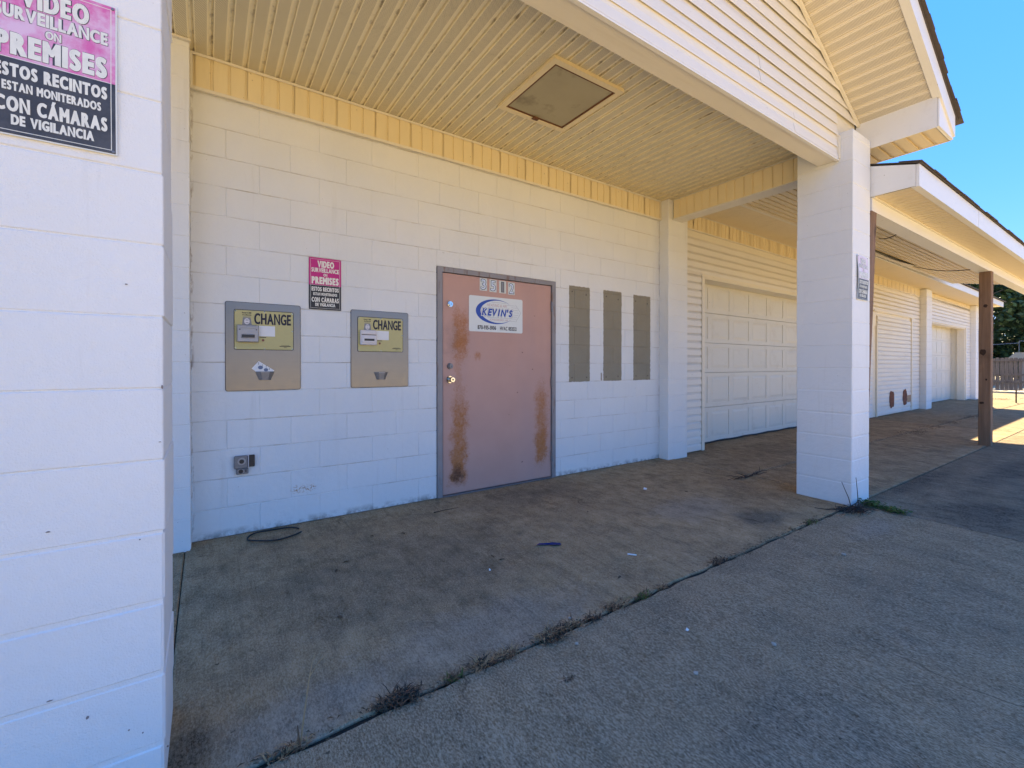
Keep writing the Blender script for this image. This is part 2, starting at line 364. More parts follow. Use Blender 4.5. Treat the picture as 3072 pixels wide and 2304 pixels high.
M_POST = mk_wood('brown_treated_timber', (0.155, 0.090, 0.052), (0.27, 0.165, 0.10), (28, 28, 1.4))
M_FENCE = mk_wood('weathered_fence_timber', (0.085, 0.070, 0.064), (0.15, 0.128, 0.118), (30, 30, 1.2))
M_CHIP = flat('bare_chip', (0.22, 0.19, 0.18), 0.9, var=0.5, scale=80)
M_KNOT = flat('dark_wood_knot', (0.035, 0.018, 0.010), 0.9, var=0.5, scale=60, bumpy=0.5)
M_BAREWD = mk_wood('bare_plywood', (0.36, 0.22, 0.13), (0.50, 0.33, 0.20), (4, 4, 30))
M_RUSTW = flat('rotten_brown_hole', (0.17, 0.062, 0.030), 0.9, var=0.6, scale=18, bumpy=0.6)
M_GARAGE = mk_vinyl('white_garage_door_paint', (0.70, 0.675, 0.60), 0.30, (3, 3, 3))
M_ROPE = flat('grey_rope', (0.10, 0.085, 0.07), 0.9)
M_RUBBER = flat('black_rubber', (0.012, 0.012, 0.013), 0.55)
M_RAG = flat('dark_blue_cloth', (0.012, 0.018, 0.13), 0.9, var=0.3, scale=120)
M_STRAW = flat('dry_straw', (0.36, 0.235, 0.115), 0.9, var=0.3, scale=60)
M_WEED = flat('brown_weed', (0.15, 0.085, 0.045), 0.9, var=0.5, scale=60)
M_WEEDD = flat('dark_dead_weed', (0.045, 0.030, 0.020), 0.9, var=0.5, scale=60)
M_GREEN = flat('green_weed_leaf', (0.085, 0.120, 0.018), 0.8, var=0.4, scale=50)
M_TWIG = flat('dark_twig', (0.05, 0.032, 0.022), 0.9, var=0.4)
M_LEAFD = flat('dead_leaf', (0.10, 0.06, 0.03), 0.85, var=0.3)
M_STONE = flat('pale_stone', (0.40, 0.36, 0.30), 0.8, var=0.2)
M_LEAF1 = flat('dark_tree_leaf', (0.040, 0.072, 0.022), 0.7, var=0.4, scale=2)
M_LEAF2 = flat('olive_tree_leaf', (0.075, 0.115, 0.028), 0.7, var=0.4, scale=2)
M_BARK = flat('tree_bark', (0.09, 0.065, 0.045), 0.9, var=0.3)
def mk_diff():
    k = NT('dirty_light_diffuser', 0.55, 0, 0.4); p = k.pos()
    b = k.mix(k.noise(p, 6, 4), (0.36, 0.315, 0.20), (0.43, 0.385, 0.25))
    b = k.mix(k.mul(k.ramp(k.noise(p, 4.2, 5, 0.65), 0.56, 0.72), 0.55), b, (0.10, 0.085, 0.055))
    k.color(b); k.bump(k.noise(p, 220, 2), 0.25, 0.002)
    return k.m
M_DIFF = mk_diff()
M_RUST = flat('brown_rust', (0.14, 0.055, 0.02), 0.85, var=0.6, scale=40, bumpy=0.4)

# ------------------------------------------------------------------ mesh helpers
class MB:
    def __init__(s): s.v = []; s.f = []
    def add(s, vs, fs):
        n = len(s.v); s.v += [tuple(v) for v in vs]; s.f += [tuple(i + n for i in f) for f in fs]
    def box(s, x0, x1, y0, y1, z0, z1):
        s.add([(x0, y0, z0), (x1, y0, z0), (x1, y1, z0), (x0, y1, z0), (x0, y0, z1), (x1, y0, z1), (x1, y1, z1), (x0, y1, z1)],
              [(0, 3, 2, 1), (4, 5, 6, 7), (0, 1, 5, 4), (1, 2, 6, 5), (2, 3, 7, 6), (3, 0, 4, 7)])
        return s
    def cbox(s, x0, x1, y0, y1, z0, z1, c, cz=None):
        """box with every edge chamfered"""
        cz = c if cz is None else cz
        bm = bmesh.new()
        vs = []
        for x, ix in ((x0, 1), (x1, -1)):
            for y, iy in ((y0, 1), (y1, -1)):
                for z, iz in ((z0, 1), (z1, -1)):
                    vs.append((x, y + iy * c, z + iz * cz)); vs.append((x + ix * c, y, z + iz * cz)); vs.append((x + ix * c, y + iy * c, z))
        for v in vs: bm.verts.new(v)
        r = bmesh.ops.convex_hull(bm, input=bm.verts[:])
        bm.verts.index_update()
        s.add([tuple(v.co) for v in bm.verts], [tuple(v.index for v in f.verts) for f in bm.faces])
        bm.free(); return s
    def quad(s, a, b, c, d): s.add([a, b, c, d], [(0, 1, 2, 3)]); return s
    def prism(s, poly, axis, a, b):
        """extrude a 2D polygon along axis 0/1/2 from a to b; poly gives the other two coordinates in order"""
        n = len(poly)
        def P(p, t):
            q = list(p); q.insert(axis, t); return tuple(q)
        s.add([P(p, a) for p in poly] + [P(p, b) for p in poly],
              [tuple(range(n)), tuple(range(2 * n - 1, n - 1, -1))] + [(i, i + n, (i + 1) % n + n, (i + 1) % n) for i in range(n)])
        return s
    def tube(s, pts, rad, n=6, cap=True):
        pts = [Vector(p) for p in pts]
        rads = rad if isinstance(rad, (list, tuple)) else [rad] * len(pts)
        rings = []; base = len(s.v)
        for i, p in enumerate(pts):
            d = (pts[min(i + 1, len(pts) - 1)] - pts[max(i - 1, 0)]).normalized()
            up = Vector((0, 0, 1)) if abs(d.z) < 0.9 else Vector((1, 0, 0))
            a = d.cross(up).normalized(); b = a.cross(d)
            for j in range(n):
                t = 2 * math.pi * j / n
                s.v.append(tuple(p + (a * math.cos(t) + b * math.sin(t)) * rads[i]))
        for i in range(len(pts) - 1):
            for j in range(n):
                s.f.append((base + i * n + j, base + i * n + (j + 1) % n, base + (i + 1) * n + (j + 1) % n, base + (i + 1) * n + j))
        if cap:
            s.f.append(tuple(base + j for j in range(n))); s.f.append(tuple(base + (len(pts) - 1) * n + j for j in reversed(range(n))))
        return s
    def disc(s, c, r, y0, y1, n=20, r1=None):
        """short cylinder whose axis is Y, from y0 (back) to y1 (front)"""
        r1 = r if r1 is None else r1
        vs = [(c[0] + r * math.cos(2 * math.pi * i / n), y0, c[1] + r * math.sin(2 * math.pi * i / n)) for i in range(n)]
        vs += [(c[0] + r1 * math.cos(2 * math.pi * i / n), y1, c[1] + r1 * math.sin(2 * math.pi * i / n)) for i in range(n)]
        s.add(vs, [(i, (i + 1) % n, n + (i + 1) % n, n + i) for i in range(n)] + [tuple(range(n, 2 * n)), tuple(reversed(range(n)))])
        return s
    def mesh(s, name, mat, recalc=True, smooth=False):
        me = bpy.data.meshes.new(name); me.from_pydata(s.v, [], s.f)
        if recalc:
            bm = bmesh.new(); bm.from_mesh(me); bmesh.ops.recalc_face_normals(bm, faces=bm.faces); bm.to_mesh(me); bm.free()
        if mat: me.materials.append(mat)
        if smooth:
            for p in me.polygons: p.use_smooth = True
        me.update(); return me
    def build(s, name, mat, parent=None, loc=None, rz=0.0, smooth=False, recalc=True):
        return put(name, s.mesh(name, mat, recalc, smooth), parent, loc, rz)

def put(name, me, parent=None, loc=None, rz=0.0):
    o = bpy.data.objects.new(name, me); COL.objects.link(o)
    if loc is not None: o.location = loc
    if rz: o.rotation_euler = (0, 0, rz)
    if parent is not None: o.parent = parent
    return o
def thing(name, label, cat, loc=(0, 0, 0), rz=0.0, group=None):
    o = bpy.data.objects.new(name, None); COL.objects.link(o); o.empty_display_size = 0.1
    o.location = loc; o.rotation_euler = (0, 0, rz); o['label'] = label; o['category'] = cat
    if group: o['group'] = group
    return o
def tag(o, label, cat, group=None):
    o['label'] = label; o['category'] = cat
    if group: o['group'] = group
    return o
def gz(y):                                       # the paving falls gently from the wall to the street
    return 0.0 if y > 0 else (0.019 * y if y > -8 else -0.152)

glyphs = {}
def glyph(ch, shear):
    """one letter in font units: filled verts and faces, and its outline loops"""
    if (ch, shear) in glyphs: return glyphs[(ch, shear)]
    cu = bpy.data.curves.new('txt', 'FONT'); cu.body = ch; cu.shear = shear; cu.resolution_u = 4
    o = bpy.data.objects.new('txt', cu); COL.objects.link(o)
    dg = bpy.context.evaluated_depsgraph_get(); oe = o.evaluated_get(dg)
    me = oe.to_mesh()
    V = [v.co.to_2d() for v in me.vertices]; F = [tuple(p.vertices) for p in me.polygons]
    oe.to_mesh_clear()
    c2 = oe.to_curve(dg); loops = []
    for sp in c2.splines:
        B = list(sp.bezier_points); pts = []
        for a, b in zip(B, B[1:] + B[:1]):
            d = b.co - a.co
            straight = all(abs(d.x * (h - a.co).y - d.y * (h - a.co).x) < 1e-5 for h in (a.handle_right, b.handle_left))
            if straight: pts.append(a.co.to_2d())
            else: pts += [q.to_2d() for q in interpolate_bezier(a.co, a.handle_right, b.handle_left, b.co, 6)[:-1]]
        pts = [Vector(p) for i_, p in enumerate(pts) if (p - pts[i_ - 1]).length > 1e-4]
        if len(pts) > 2: loops.append(pts)
    bpy.data.objects.remove(o); bpy.data.curves.remove(cu)
    glyphs[(ch, shear)] = (V, F, loops)
    return glyphs[(ch, shear)]
def text(name, body, mat, parent, x0, x1, z0, z1, y, bold=0.02, shear=0.0, bend=None):
    """flat print facing -Y fitted to the box x0..x1, z0..z1: letters are condensed, spaced apart, and given an even
    extra stroke (bold: stroke growth as a share of the letter height); bend(x, z) is the depth of a curved board"""
    L = [(glyph(c, shear) if c != ' ' else None) for c in body]
    al = [p for l in L if l for q in l[2] for p in q]
    ay, by = min(p.y for p in al), max(p.y for p in al)
    g_ = bold * (z1 - z0); gap = 2 * g_ + 0.035 * (z1 - z0)
    ext = [((min(p.x for q in l[2] for p in q), max(p.x for q in l[2] for p in q)) if l else (0.0, 0.22)) for l in L]
    nat = sum(b - a for a, b in ext)
    sx = max((x1 - x0) - 2 * g_ - gap * (len(L) - 1), 0.3 * (x1 - x0)) / nat
    sy = (z1 - z0 - 2 * g_) / (by - ay)
    area = lambda l: sum(l[i_ - 1].x * l[i_].y - l[i_].x * l[i_ - 1].y for i_ in range(len(l)))
    X = x0 + g_; V, F = [], []
    def P(a, b, d): V.append((a, y - d + (bend(a, b) if bend else 0.0), b)); return len(V) - 1
    for l, (ea, eb) in zip(L, ext):
        if l:
            T = lambda p: Vector((X + (p.x - ea) * sx, z0 + g_ + (p.y - ay) * sy))
            n0 = len(V)
            for p in l[0]: q = T(p); P(q.x, q.y, 0.0)
            F += [tuple(i_ + n0 for i_ in f) for f in l[1]]
            loops = [[T(p) for p in q] for q in l[2]]
            sg_ = 1 if area(max(loops, key=lambda q: abs(area(q)))) > 0 else -1
            for q in loops:                        # the extra stroke, a ribbon outside every outline
                n_ = len(q); out = []
                for i_ in range(n_):
                    d0 = (q[i_] - q[i_ - 1]).normalized(); d1 = (q[(i_ + 1) % n_] - q[i_]).normalized()
                    m_ = Vector((d0.y, -d0.x)) + Vector((d1.y, -d1.x))
                    out.append(q[i_] + m_ * (sg_ * g_ / max(0.7, m_.length_squared / 2)))
                for i_ in range(n_):
                    k_ = (i_ + 1) % n_; d = 2e-5 * (1 + i_ % 5)
                    F.append((P(q[i_].x, q[i_].y, d), P(q[k_].x, q[k_].y, d), P(out[k_].x, out[k_].y, d), P(out[i_].x, out[i_].y, d)))
        X += (eb - ea) * sx + gap
    me = bpy.data.meshes.new(name); me.from_pydata(V, [], F)
    me.materials.append(mat); me.update()
    return put(name, me, parent)

# ------------------------------------------------------------------ ground and pavement (setting)
g = MB()
xs = [-150, -40, -14, 42, 90, 600]; ys = [-400, -60, -26, -8, 0, 14, 60, 500]
for i in range(len(xs) - 1):
    for j in range(len(ys) - 1):
        q = [(xs[i], ys[j]), (xs[i + 1], ys[j]), (xs[i + 1], ys[j + 1]), (xs[i], ys[j + 1])]
        g.quad(*[(x, y, gz(y) - 0.045) for x, y in q])
gr = g.build('ground', M_SOIL); gr['kind'] = 'structure'

pave = bpy.data.objects.new('pavement', None); COL.objects.link(pave); pave['kind'] = 'structure'
def slab(x0, x1, y0, y1, mat, gap=0.009, nx=1, ny=1, rough_edge=0.0):
    """one concrete slab with a fallen top; edges wander a little where asked"""
    x0 += gap; x1 -= gap; y0 += gap; y1 -= gap
    nx = max(2, int((x1 - x0) / 0.08)) if rough_edge else 1
    top, bot = [], []
    rnd = random.Random(int(x0 * 100 + y0 * 37))
    for side in ('f', 'b'):
        pass
    pts = []
    def wob(): return rnd.uniform(-1, 1) * rough_edge
    for i in range(nx + 1): pts.append((x0 + (x1 - x0) * i / nx, y0 + wob()))
    for i in range(nx, -1, -1): pts.append((x0 + (x1 - x0) * i / nx, y1 + wob()))
    n = len(pts); c = 0.006
    cx, cy = (x0 + x1) / 2, (y0 + y1) / 2
    def ins(p): return (p[0] + (c if p[0] < cx else -c), p[1] + (c if p[1] < cy else -c))
    vs = [(ins(p)[0], ins(p)[1], gz(ins(p)[1])) for p in pts] + [(p[0], p[1], gz(p[1]) - c) for p in pts] + [(p[0], p[1], gz(p[1]) - 0.06) for p in pts]
    # top as strips so it follows the fall
    fs = [(i, i + 1, n - 2 - i, n - 1 - i) for i in range(nx)]
    fs += [(i, n + i, n + (i + 1) % n, (i + 1) % n) for i in range(n)] + [(n + i, 2 * n + i, 2 * n + (i + 1) % n, n + (i + 1) % n) for i in range(n)]
    m = MB(); m.add(vs, fs)
    o = m.build('concrete_slab', mat, pave); return o
slab(-0.0365, 5.06, -2.13, 0.22, M_SLAB, 0.008, rough_edge=0.008)
slab(-5.2, -0.03, -2.13, 0.22, M_SLAB, 0.003, rough_edge=0.003)
slab(-5.2, 4.90, -4.75, -2.13, M_DRIVE, 0.012, rough_edge=0.009)
slab(4.90, 12.4, -4.75, -2.13, M_DRIVE2, 0.008)
slab(5.06, 12.4, -2.13, -1.06, M_BAYSLAB, 0.006)
slab(5.06, 12.4, -1.06, 0.9, M_BAYSLAB, 0.006)
slab(12.4, 23.0, -2.13, -1.06, M_FARLOT, 0.008)
slab(12.4, 23.0, -1.06, 0.9, M_FARLOT, 0.008)
slab(12.4, 23.0, -4.75, -2.13, M_FARLOT, 0.008)
for i in range(4): slab(-12 + 9 * i, -3 + 9 * i, -9.0, -4.75, M_LOT, 0.008)
for i in range(4): slab(-12 + 9 * i, -3 + 9 * i, -20.0, -9.0, M_LOT, 0.008)
slab(23.0, 30.2, -4.75, 2.5, M_FARLOT, 0.008); slab(24.0, 33, -9.0, -4.75, M_LOT, 0.008)
jd = MB()
for (x0, x1, y0, y1) in ((-5.2, 23, -2.17, -2.09), (5.0, 23, -1.10, -1.02), (-0.07, 0.01, -2.1, 0.2), (4.86, 4.94, -4.75, -2.1), (5.02, 5.10, -2.1, 0.2), (12.36, 12.44, -4.7, 0.9)):
    jd.quad((x0, y0, gz(y0) - 0.012), (x1, y0, gz(y0) - 0.012), (x1, y1, gz(y1) - 0.012), (x0, y1, gz(y1) - 0.012))
o = jd.build('joint_soil', M_DIRT); o['kind'] = 'structure'

# ------------------------------------------------------------------ the building
BL = thing('commercial_building', 'white painted block building with vinyl clad porch, canopy and garage bays', 'building')
C8 = 0.2032
block_cache = {}
def block(parent, w, d, h, loc, mat, ch=0.0035, face_only=True):
    """one masonry unit, centred at x = 0, front at y = 0, foot at z = 0"""
    key = (round(w, 3), round(d, 3), round(h, 3), mat.name, ch)
    if key not in block_cache:
        block_cache[key] = MB().cbox(-w / 2, w / 2, 0, d, 0, h, ch).mesh('block', mat)
    return put('block', block_cache[key], parent, loc)

# main wall: mortar core behind, every block its own piece, a hole for the door
DX0, DX1, DZ = 1.800, 3.180, 2.092
core = MB()
core.box(-0.05, DX0 - 0.004, 0.0035, 0.19, 0, 3.30); core.box(DX1 + 0.004, 5.30, 0.0035, 0.19, 0, 3.30); core.box(DX0 - 0.004, DX1 + 0.004, 0.0035, 0.19, DZ + 0.004, 3.30)
wall = core.build('wall', M_PAINTW, BL)
for k_ in range(15):
    z = k_ * C8
    off = 0.0 if k_ % 2 == 0 else 0.2032
    cuts = [0.0]
    x = off if off > 0 else 0.4064
    while x < 4.915 - 0.02: cuts.append(x); x += 0.4064
    cuts.append(4.915)
    for a, b in zip(cuts[:-1], cuts[1:]):
        spans = [(a, b, z, z + C8)]
        if z < DZ and b > DX0 and a < DX1:
            top = z + C8
            spans = []
            if a < DX0: spans.append((a, DX0, z, top))
            if b > DX1: spans.append((DX1, b, z, top))
            if top > DZ + 0.02: spans.append((max(a, DX0), min(b, DX1), DZ, top))
        for (u, v, zz, tt) in spans:
            if v - u < 0.02: continue
            jx = random.uniform(-0.0008, 0.0008)
            block(wall, v - u - 0.0018, 0.03, tt - zz - 0.0044, ((u + v) / 2, jx, zz + 0.0022), M_PAINTW, 0.0026)

def column(kind, x0, x1, y0, y1, zb, n, top, label=None, gp=0.0024, ch=0.0030, low=0):
    m = MB().box(x0 + 0.003, x1 - 0.003, y0 + 0.003, y1 - 0.003, zb - 0.01, top)
    c = m.build(kind, M_PAINT, BL)
    if label: c['label'] = label
    for k_ in range(n):
        z = zb + k_ * C8; h = min(C8, top - z)
        j = random.uniform(-0.0015, 0.0015)
        g2, c2 = (0.0062, 0.0068) if k_ < low else (gp, ch)      # the lowest joints are open and rounded, the rest filled with paint
        block(c, x1 - x0 + j, y1 - y0 + j, h - g2, ((x0 + x1) / 2 + j, y0 + j * 0.5, z + g2 / 2), M_PAINT, c2)
    return c
column('pilaster', -0.41, 0.0, -0.137, 0.004, 0.0, 17, 3.297, 'block pilaster at the near end of the porch wall')
column('pilaster', 4.915, 5.312, -0.137, 0.004, 0.0, 17, 3.297, 'block pilaster between the porch wall and the first garage bay')
near_pillar = column('pillar', -0.418, -0.013, -2.100, -1.695, -0.084, 17, 3.27, 'near white block pillar filling the left edge', 0.0024, 0.0030, 4)
column('pillar', 4.766, 5.164, -2.144, -1.695, -0.045, 17, 3.27, 'free standing white block pillar at the far porch corner', low=6)

# chips knocked out of the near pillar's paint
for x, z, w, h in [(-0.0156, 1.1383, 0.006, 0.013), (-0.0935, 1.4242, 0.007, 0.003), (-0.1756, 0.2627, 0.006, 0.008), (-0.2483, 0.7732, 0.009, 0.003), (-0.0666, 0.7142, 0.004, 0.003), (-0.0061, 0.1054, 0.006, 0.005), (-0.0616, 0.1697, 0.004, 0.003), (-0.0916, 0.191, 0.005, 0.003), (-0.2472, 0.3376, 0.012, 0.003), (-0.0215, 0.9828, 0.008, 0.002)]:
    w, h = w * 0.55, h * 0.55
    pts = [(x + w * random.uniform(0.6, 1.1) * math.cos(2 * math.pi * i / 9), z + h * random.uniform(0.6, 1.1) * math.sin(2 * math.pi * i / 9)) for i in range(9)]
    MB().prism(pts, 1, -2.1025, -2.0995).build('paint_chip', M_CHIP, near_pillar)

# porch ceiling: 12 inch perforated panels, three ribs each, ribs running to the street
def rib_profile(n, x0=0.0):
    pr = []
    for i in range(n):
        b = x0 + i * 0.1016
        pr += [(b, 0.0), (b + 0.073, 0.0), (b + 0.076, 0.007), (b + 0.089, 0.007), (b + 0.0905, 0.016), (b + 0.1005, 0.016)]
    pr.append((x0 + n * 0.1016 - 0.0002, 0.0))
    return pr
def rib_panel(name, n, length, mat, parent, M, seed=0):
    """ribbed soffit panel: across = local x, along = local y, face down = local -z; M places it"""
    pr = rib_profile(n); m = MB(); k = len(pr)
    m.add([(x, 0, z) for x, z in pr] + [(x, length, z) for x, z in pr], [(i, i + 1, k + i + 1, k + i) for i in range(k - 1)])
    o = m.build(name, mat, parent, recalc=False); o.matrix_local = M
    return o
CZ = 3.30
ceil_ = MB().box(-0.60, 5.19, -1.90, 0.10, CZ + 0.02, CZ + 0.045).build('ceiling', M_SOFFIT2, BL)
x = 0.0285 - 0.3048 * 2; i = 0
while x < 4.95:
    n = 3 if x + 0.3048 < 5.02 else 2
    if abs(x - 2.7717) < 1: pass
    rib_panel('ceiling_panel', n, 1.905, M_SOFFIT, ceil_, Matrix.Translation((x, -1.90, CZ + random.uniform(-0.0012, 0.0012))))
    x += 0.3048; i += 1
MB().box(-0.42, 0.008, -0.165, -0.138, CZ - 0.016, CZ - 0.003).build('ceiling_trim', M_TRIM, ceil_)

# frieze: short vertical vinyl panels between two J channels
def vgroove_panel(name, n, h, mat, parent, M):
    """board of n vertical ribs, 4 inches each, x across, z up, front towards -y"""
    pr = []
    for i in range(n):
        b = i * 0.1016
        pr += [(b + 0.004, -0.010), (b + 0.086, -0.010), (b + 0.089, -0.001), (b + 0.1012, -0.001)]
    m = MB(); k = len(pr)
    m.add([(x, y, 0) for x, y in pr] + [(x, y, h) for x, y in pr], [(i, i + 1, k + i + 1, k + i) for i in range(k - 1)])
    o = m.build(name, mat, parent, recalc=False); o.matrix_local = M
    return o
fr = MB().box(0.006, 4.908, -0.010, -0.0005, 3.058, 3.299).build('frieze', M_FRIEZE, BL)
x = 0.0285 - 0.0006; 
while x < 4.86:
    n = min(3, int((4.905 - x) / 0.1016))
    if n < 1: break
    vgroove_panel('frieze_panel', n, 0.232, M_FRIEZE, fr, Matrix.Translation((x, -0.0115, 3.064))); x += 0.3048
MB().box(0.004, 4.910, -0.036, -0.0115, 3.050, 3.0615).box(0.004, 4.910, -0.036, -0.0305, 3.0615, 3.071).build('j_channel', M_TRIM, fr)
MB().box(0.004, 4.910, -0.036, -0.0115, 3.289, 3.2985).box(0.004, 4.910, -0.036, -0.0305, 3.281, 3.289).build('j_channel', M_TRIM, fr)
MB().box(0.003, 0.016, -0.034, -0.0115, 3.0625, 3.2880).build('j_channel', M_TRIM, fr)
MB().box(4.898, 4.911, -0.034, -0.0115, 3.0625, 3.2880).build('j_channel', M_TRIM, fr)

# side beam from the far pilaster to the far pillar
sb = MB().box(5.012, 5.190, -1.693, -0.139, 3.046, 3.2985).build('side_beam', M_TRIM, BL)
rotm = Matrix.Rotation(-math.pi / 2, 4, 'Z')
y = -0.145
while y > -1.68:
    n = min(3, int((y + 1.690) / 0.1016))
    if n < 1: break
    vgroove_panel('frieze_panel', n, 0.226, M_FRIEZE, sb, Matrix.Translation((5.0105, y, 3.060)) @ rotm); y -= 0.3048
MB().box(4.990, 5.0115, -1.693, -0.139, 3.0455, 3.0570).build('j_channel', M_TRIM, sb)
MB().box(4.990, 5.0115, -1.693, -0.139, 3.2880, 3.2980).build('j_channel', M_TRIM, sb)

# front beam and gable
MB().box(-0.008, 4.764, -2.032, -1.872, 3.032, 3.296).build('front_beam', M_TRIM, BL)
SL = 0.525; XR, ZR = 5.181, 3.464; XM = 2.376
def rakez(x): return ZR + SL * (XR - x) if x >= XM else ZR + SL * (x - (2 * XM - XR))
gb = MB(); gb.prism([(-0.41, 3.04), (5.165, 3.04), (5.165, rakez(5.165) + 0.02), (XM, rakez(XM) + 0.02), (-0.41, rakez(-0.41) + 0.02)], 1, -2.020, -2.006)
gable = gb.build('gable', M_TRIM, BL)
def lap_profile():           # one 8 inch panel moulded as two 4 inch laps: (z, y outward)
    return [(0.062, -0.003), (0.062, -0.0105), (0.0, -0.0205), (0.0, -0.0230), (0.008, -0.0230), (0.066, -0.0215), (0.074, -0.0170), (0.100, -0.0045), (0.1640, -0.0035), (0.1640, -0.0100), (0.1016, -0.0205), (0.1016, -0.0230), (0.168, -0.0215), (0.176, -0.0170), (0.202, -0.0045), (0.2150, -0.0030)]
def plain_profile():         # the straighter lap used on the gable
    return [(0.050, -0.003), (0.050, -0.0105), (0.0, -0.0200), (0.0, -0.0225), (0.010, -0.0225), (0.100, -0.0060), (0.1500, -0.0035), (0.1500, -0.0100), (0.1016, -0.0160), (0.1016, -0.0180), (0.112, -0.0175), (0.202, -0.0050), (0.2150, -0.0030)]
def siding(parent, xa, xb, z, yb, mat, M=None, top=None, name='siding_panel'):
    """xa, xb: numbers or functions of z giving the two ends"""
    pr = plain_profile() if parent is gable else lap_profile()
    if top is not None and z + 0.203 > top: pr = pr[:8] if z + 0.1 <= top + 1e-6 else [p for p in pr[2:8] if z + p[0] <= top + 1e-6]
    if len(pr) < 2: return
    fa = xa if callable(xa) else (lambda _z: xa); fb = xb if callable(xb) else (lambda _z: xb)
    m = MB(); k = len(pr)
    va = [(fa(z + dz), yb + dy, z + dz) for dz, dy in pr]; vb = [(max(fb(z + dz), fa(z + dz) + 0.001), yb + dy, z + dz) for dz, dy in pr]
    m.add(va + vb, [(i, k + i, k + i + 1, i + 1) for i in range(k - 1)])
    # closed ends
    m.add([(v[0], v[1], v[2]) for v in va] + [(va[-1][0], yb, va[-1][2]), (va[0][0], yb, va[0][2])], [tuple(range(k + 2))])
    o = m.build(name, mat, parent, recalc=False)
    if M is not None: o.matrix_local = M
    return o
def xr(z): return XR - max(0.0, (z - ZR)) / SL - 0.012
def xl(z): return 2 * XM - xr(z)
splits = {0: 3.92, 1: 3.40, 3: 1.9, 4: 3.2}
for r in range(9):
    z = 3.036 + r * 0.2035
    if z + 0.2 > rakez(XM): break
    if z < 3.24: L, Rr = (lambda _z: 0.006), (lambda _z: 4.735)
    else: L, Rr = xl, xr
    if z < 3.24 and z + 0.2 > 3.27: pass
    if r in splits:
        s_ = splits[r]
        siding(gable, L, s_, z, -2.021, M_SIDING); siding(gable, s_ + 0.0025, Rr, z, -2.0225, M_SIDING)
    else: siding(gable, L, Rr, z, -2.021, M_SIDING)
MB().box(4.737, 4.763, -2.052, -2.021, 3.036, 3.238).build('j_channel', M_TRIM, gable)
MB().box(-0.008, 0.004, -2.052, -2.021, 3.036, 3.238).build('j_channel', M_TRIM, gable)
MB().box(-0.005, 4.762, -2.046, -2.0205, 3.020, 3.0315).build('starter_strip', M_FASCIA, gable)

def sloped_strip(m, xa, xb, za, y0, y1, dz0, dz1):
    """bar that follows the rake between xa and xb, from soffit line + dz0 to + dz1"""
    P = lambda x, dz: rakez(x) + dz
    m.prism([(xa, P(xa, dz0)), (xb, P(xb, dz0)), (xb, P(xb, dz1)), (xa, P(xa, dz1))], 1, y0, y1)
    return m
sloped_strip(MB(), XM, 5.175, 0, -2.062, -2.040, -0.030, -0.003).build('rake_trim', M_TRIM, gable)
sloped_strip(MB(), -0.42, XM, 0, -2.062, -2.040, -0.030, -0.003).build('rake_trim', M_TRIM, gable)

# rake soffit: ribs across the overhang, panel by panel up the slope
rs = sloped_strip(MB(), XM, 5.178, 0, -2.600, -2.035, 0.014, 0.030).build('rake_soffit', M_TRIM, BL)
ang = math.atan(SL); cs = math.cos(ang); t = 0.0; total = (XR - XM) / cs
while t < total - 0.12:
    n = min(3, int((total - t) / 0.1016))
    xx = XR - t * cs; zz = rakez(xx)
    # local x goes up the slope towards -X, local y towards the street, local -z faces down
    ux = Vector((-cs, 0, math.sin(ang))); uy = Vector((0, -1, 0)); uz = ux.cross(uy)
    Mx = Matrix(((ux.x, uy.x, uz.x, xx), (ux.y, uy.y, uz.y, -2.036), (ux.z, uy.z, uz.z, zz), (0, 0, 0, 1)))
    rib_panel('soffit_panel', n, 0.566, M_RAKE, rs, Mx); t += 0.3048
rs2 = sloped_strip(MB(), -0.426, XM, 0, -2.600, -2.035, 0.0, 0.030).build('rake_soffit', M_RAKE, BL)
# fascia boards along the rake
fb_ = MB(); sloped_strip(fb_, XM, 5.60, 0, -2.626, -2.602, -0.012, 0.168); sloped_strip(fb_, XM, 5.176, 0, -2.602, -2.570, -0.012, -0.001)
fb_.build('rake_fascia', M_FASCIA, BL)
fb2 = MB(); sloped_strip(fb2, -0.85, XM, 0, -2.626, -2.602, -0.012, 0.168); fb2.build('rake_fascia', M_FASCIA, BL)
# boxed eave return at the far corner, with its ribbed underside
EB = MB()
EB.prism([(5.178, 3.205), (5.600, 3.205), (5.600, rakez(5.600) + 0.165), (5.178, rakez(5.178) + 0.02)], 1, -2.598, -2.590)   # front lining
EB.box(5.178, 5.186, -2.590, -2.025, 3.205, 3.470)
EB.prism([(-2.598, 3.205), (2.0, 3.205), (2.0, 3.395), (-2.598, 3.395)], 0, 5.592, 5.604)
eave = EB.build('eave_return', M_FASCIA, BL)
MB().prism([(5.184, 3.212), (5.607, 3.212), (5.607, rakez(5.607) + 0.10), (5.184, rakez(5.184) - 0.020)], 1, -2.612, -2.600).build('return_face', M_FASCIA, eave)
y = -2.585
while y < -0.2:
    Mx = Matrix(((0, 1, 0, 5.188), (1, 0, 0, y), (0, 0, -1, 3.212), (0, 0, 0, 1)))
    ux, uy = Vector((0, 1, 0)), Vector((1, 0, 0)); uz = ux.cross(uy)
    m = MB(); pr = rib_profile(3); k = len(pr)
    m.add([(5.188, y + a, 3.209 + b) for a, b in pr] + [(5.592, y + a, 3.209 + b) for a, b in pr], [(i, i + 1, k + i + 1, k + i) for i in range(k - 1)])
    m.build('soffit_panel', M_SOFFIT2, eave, recalc=False); y += 0.3048

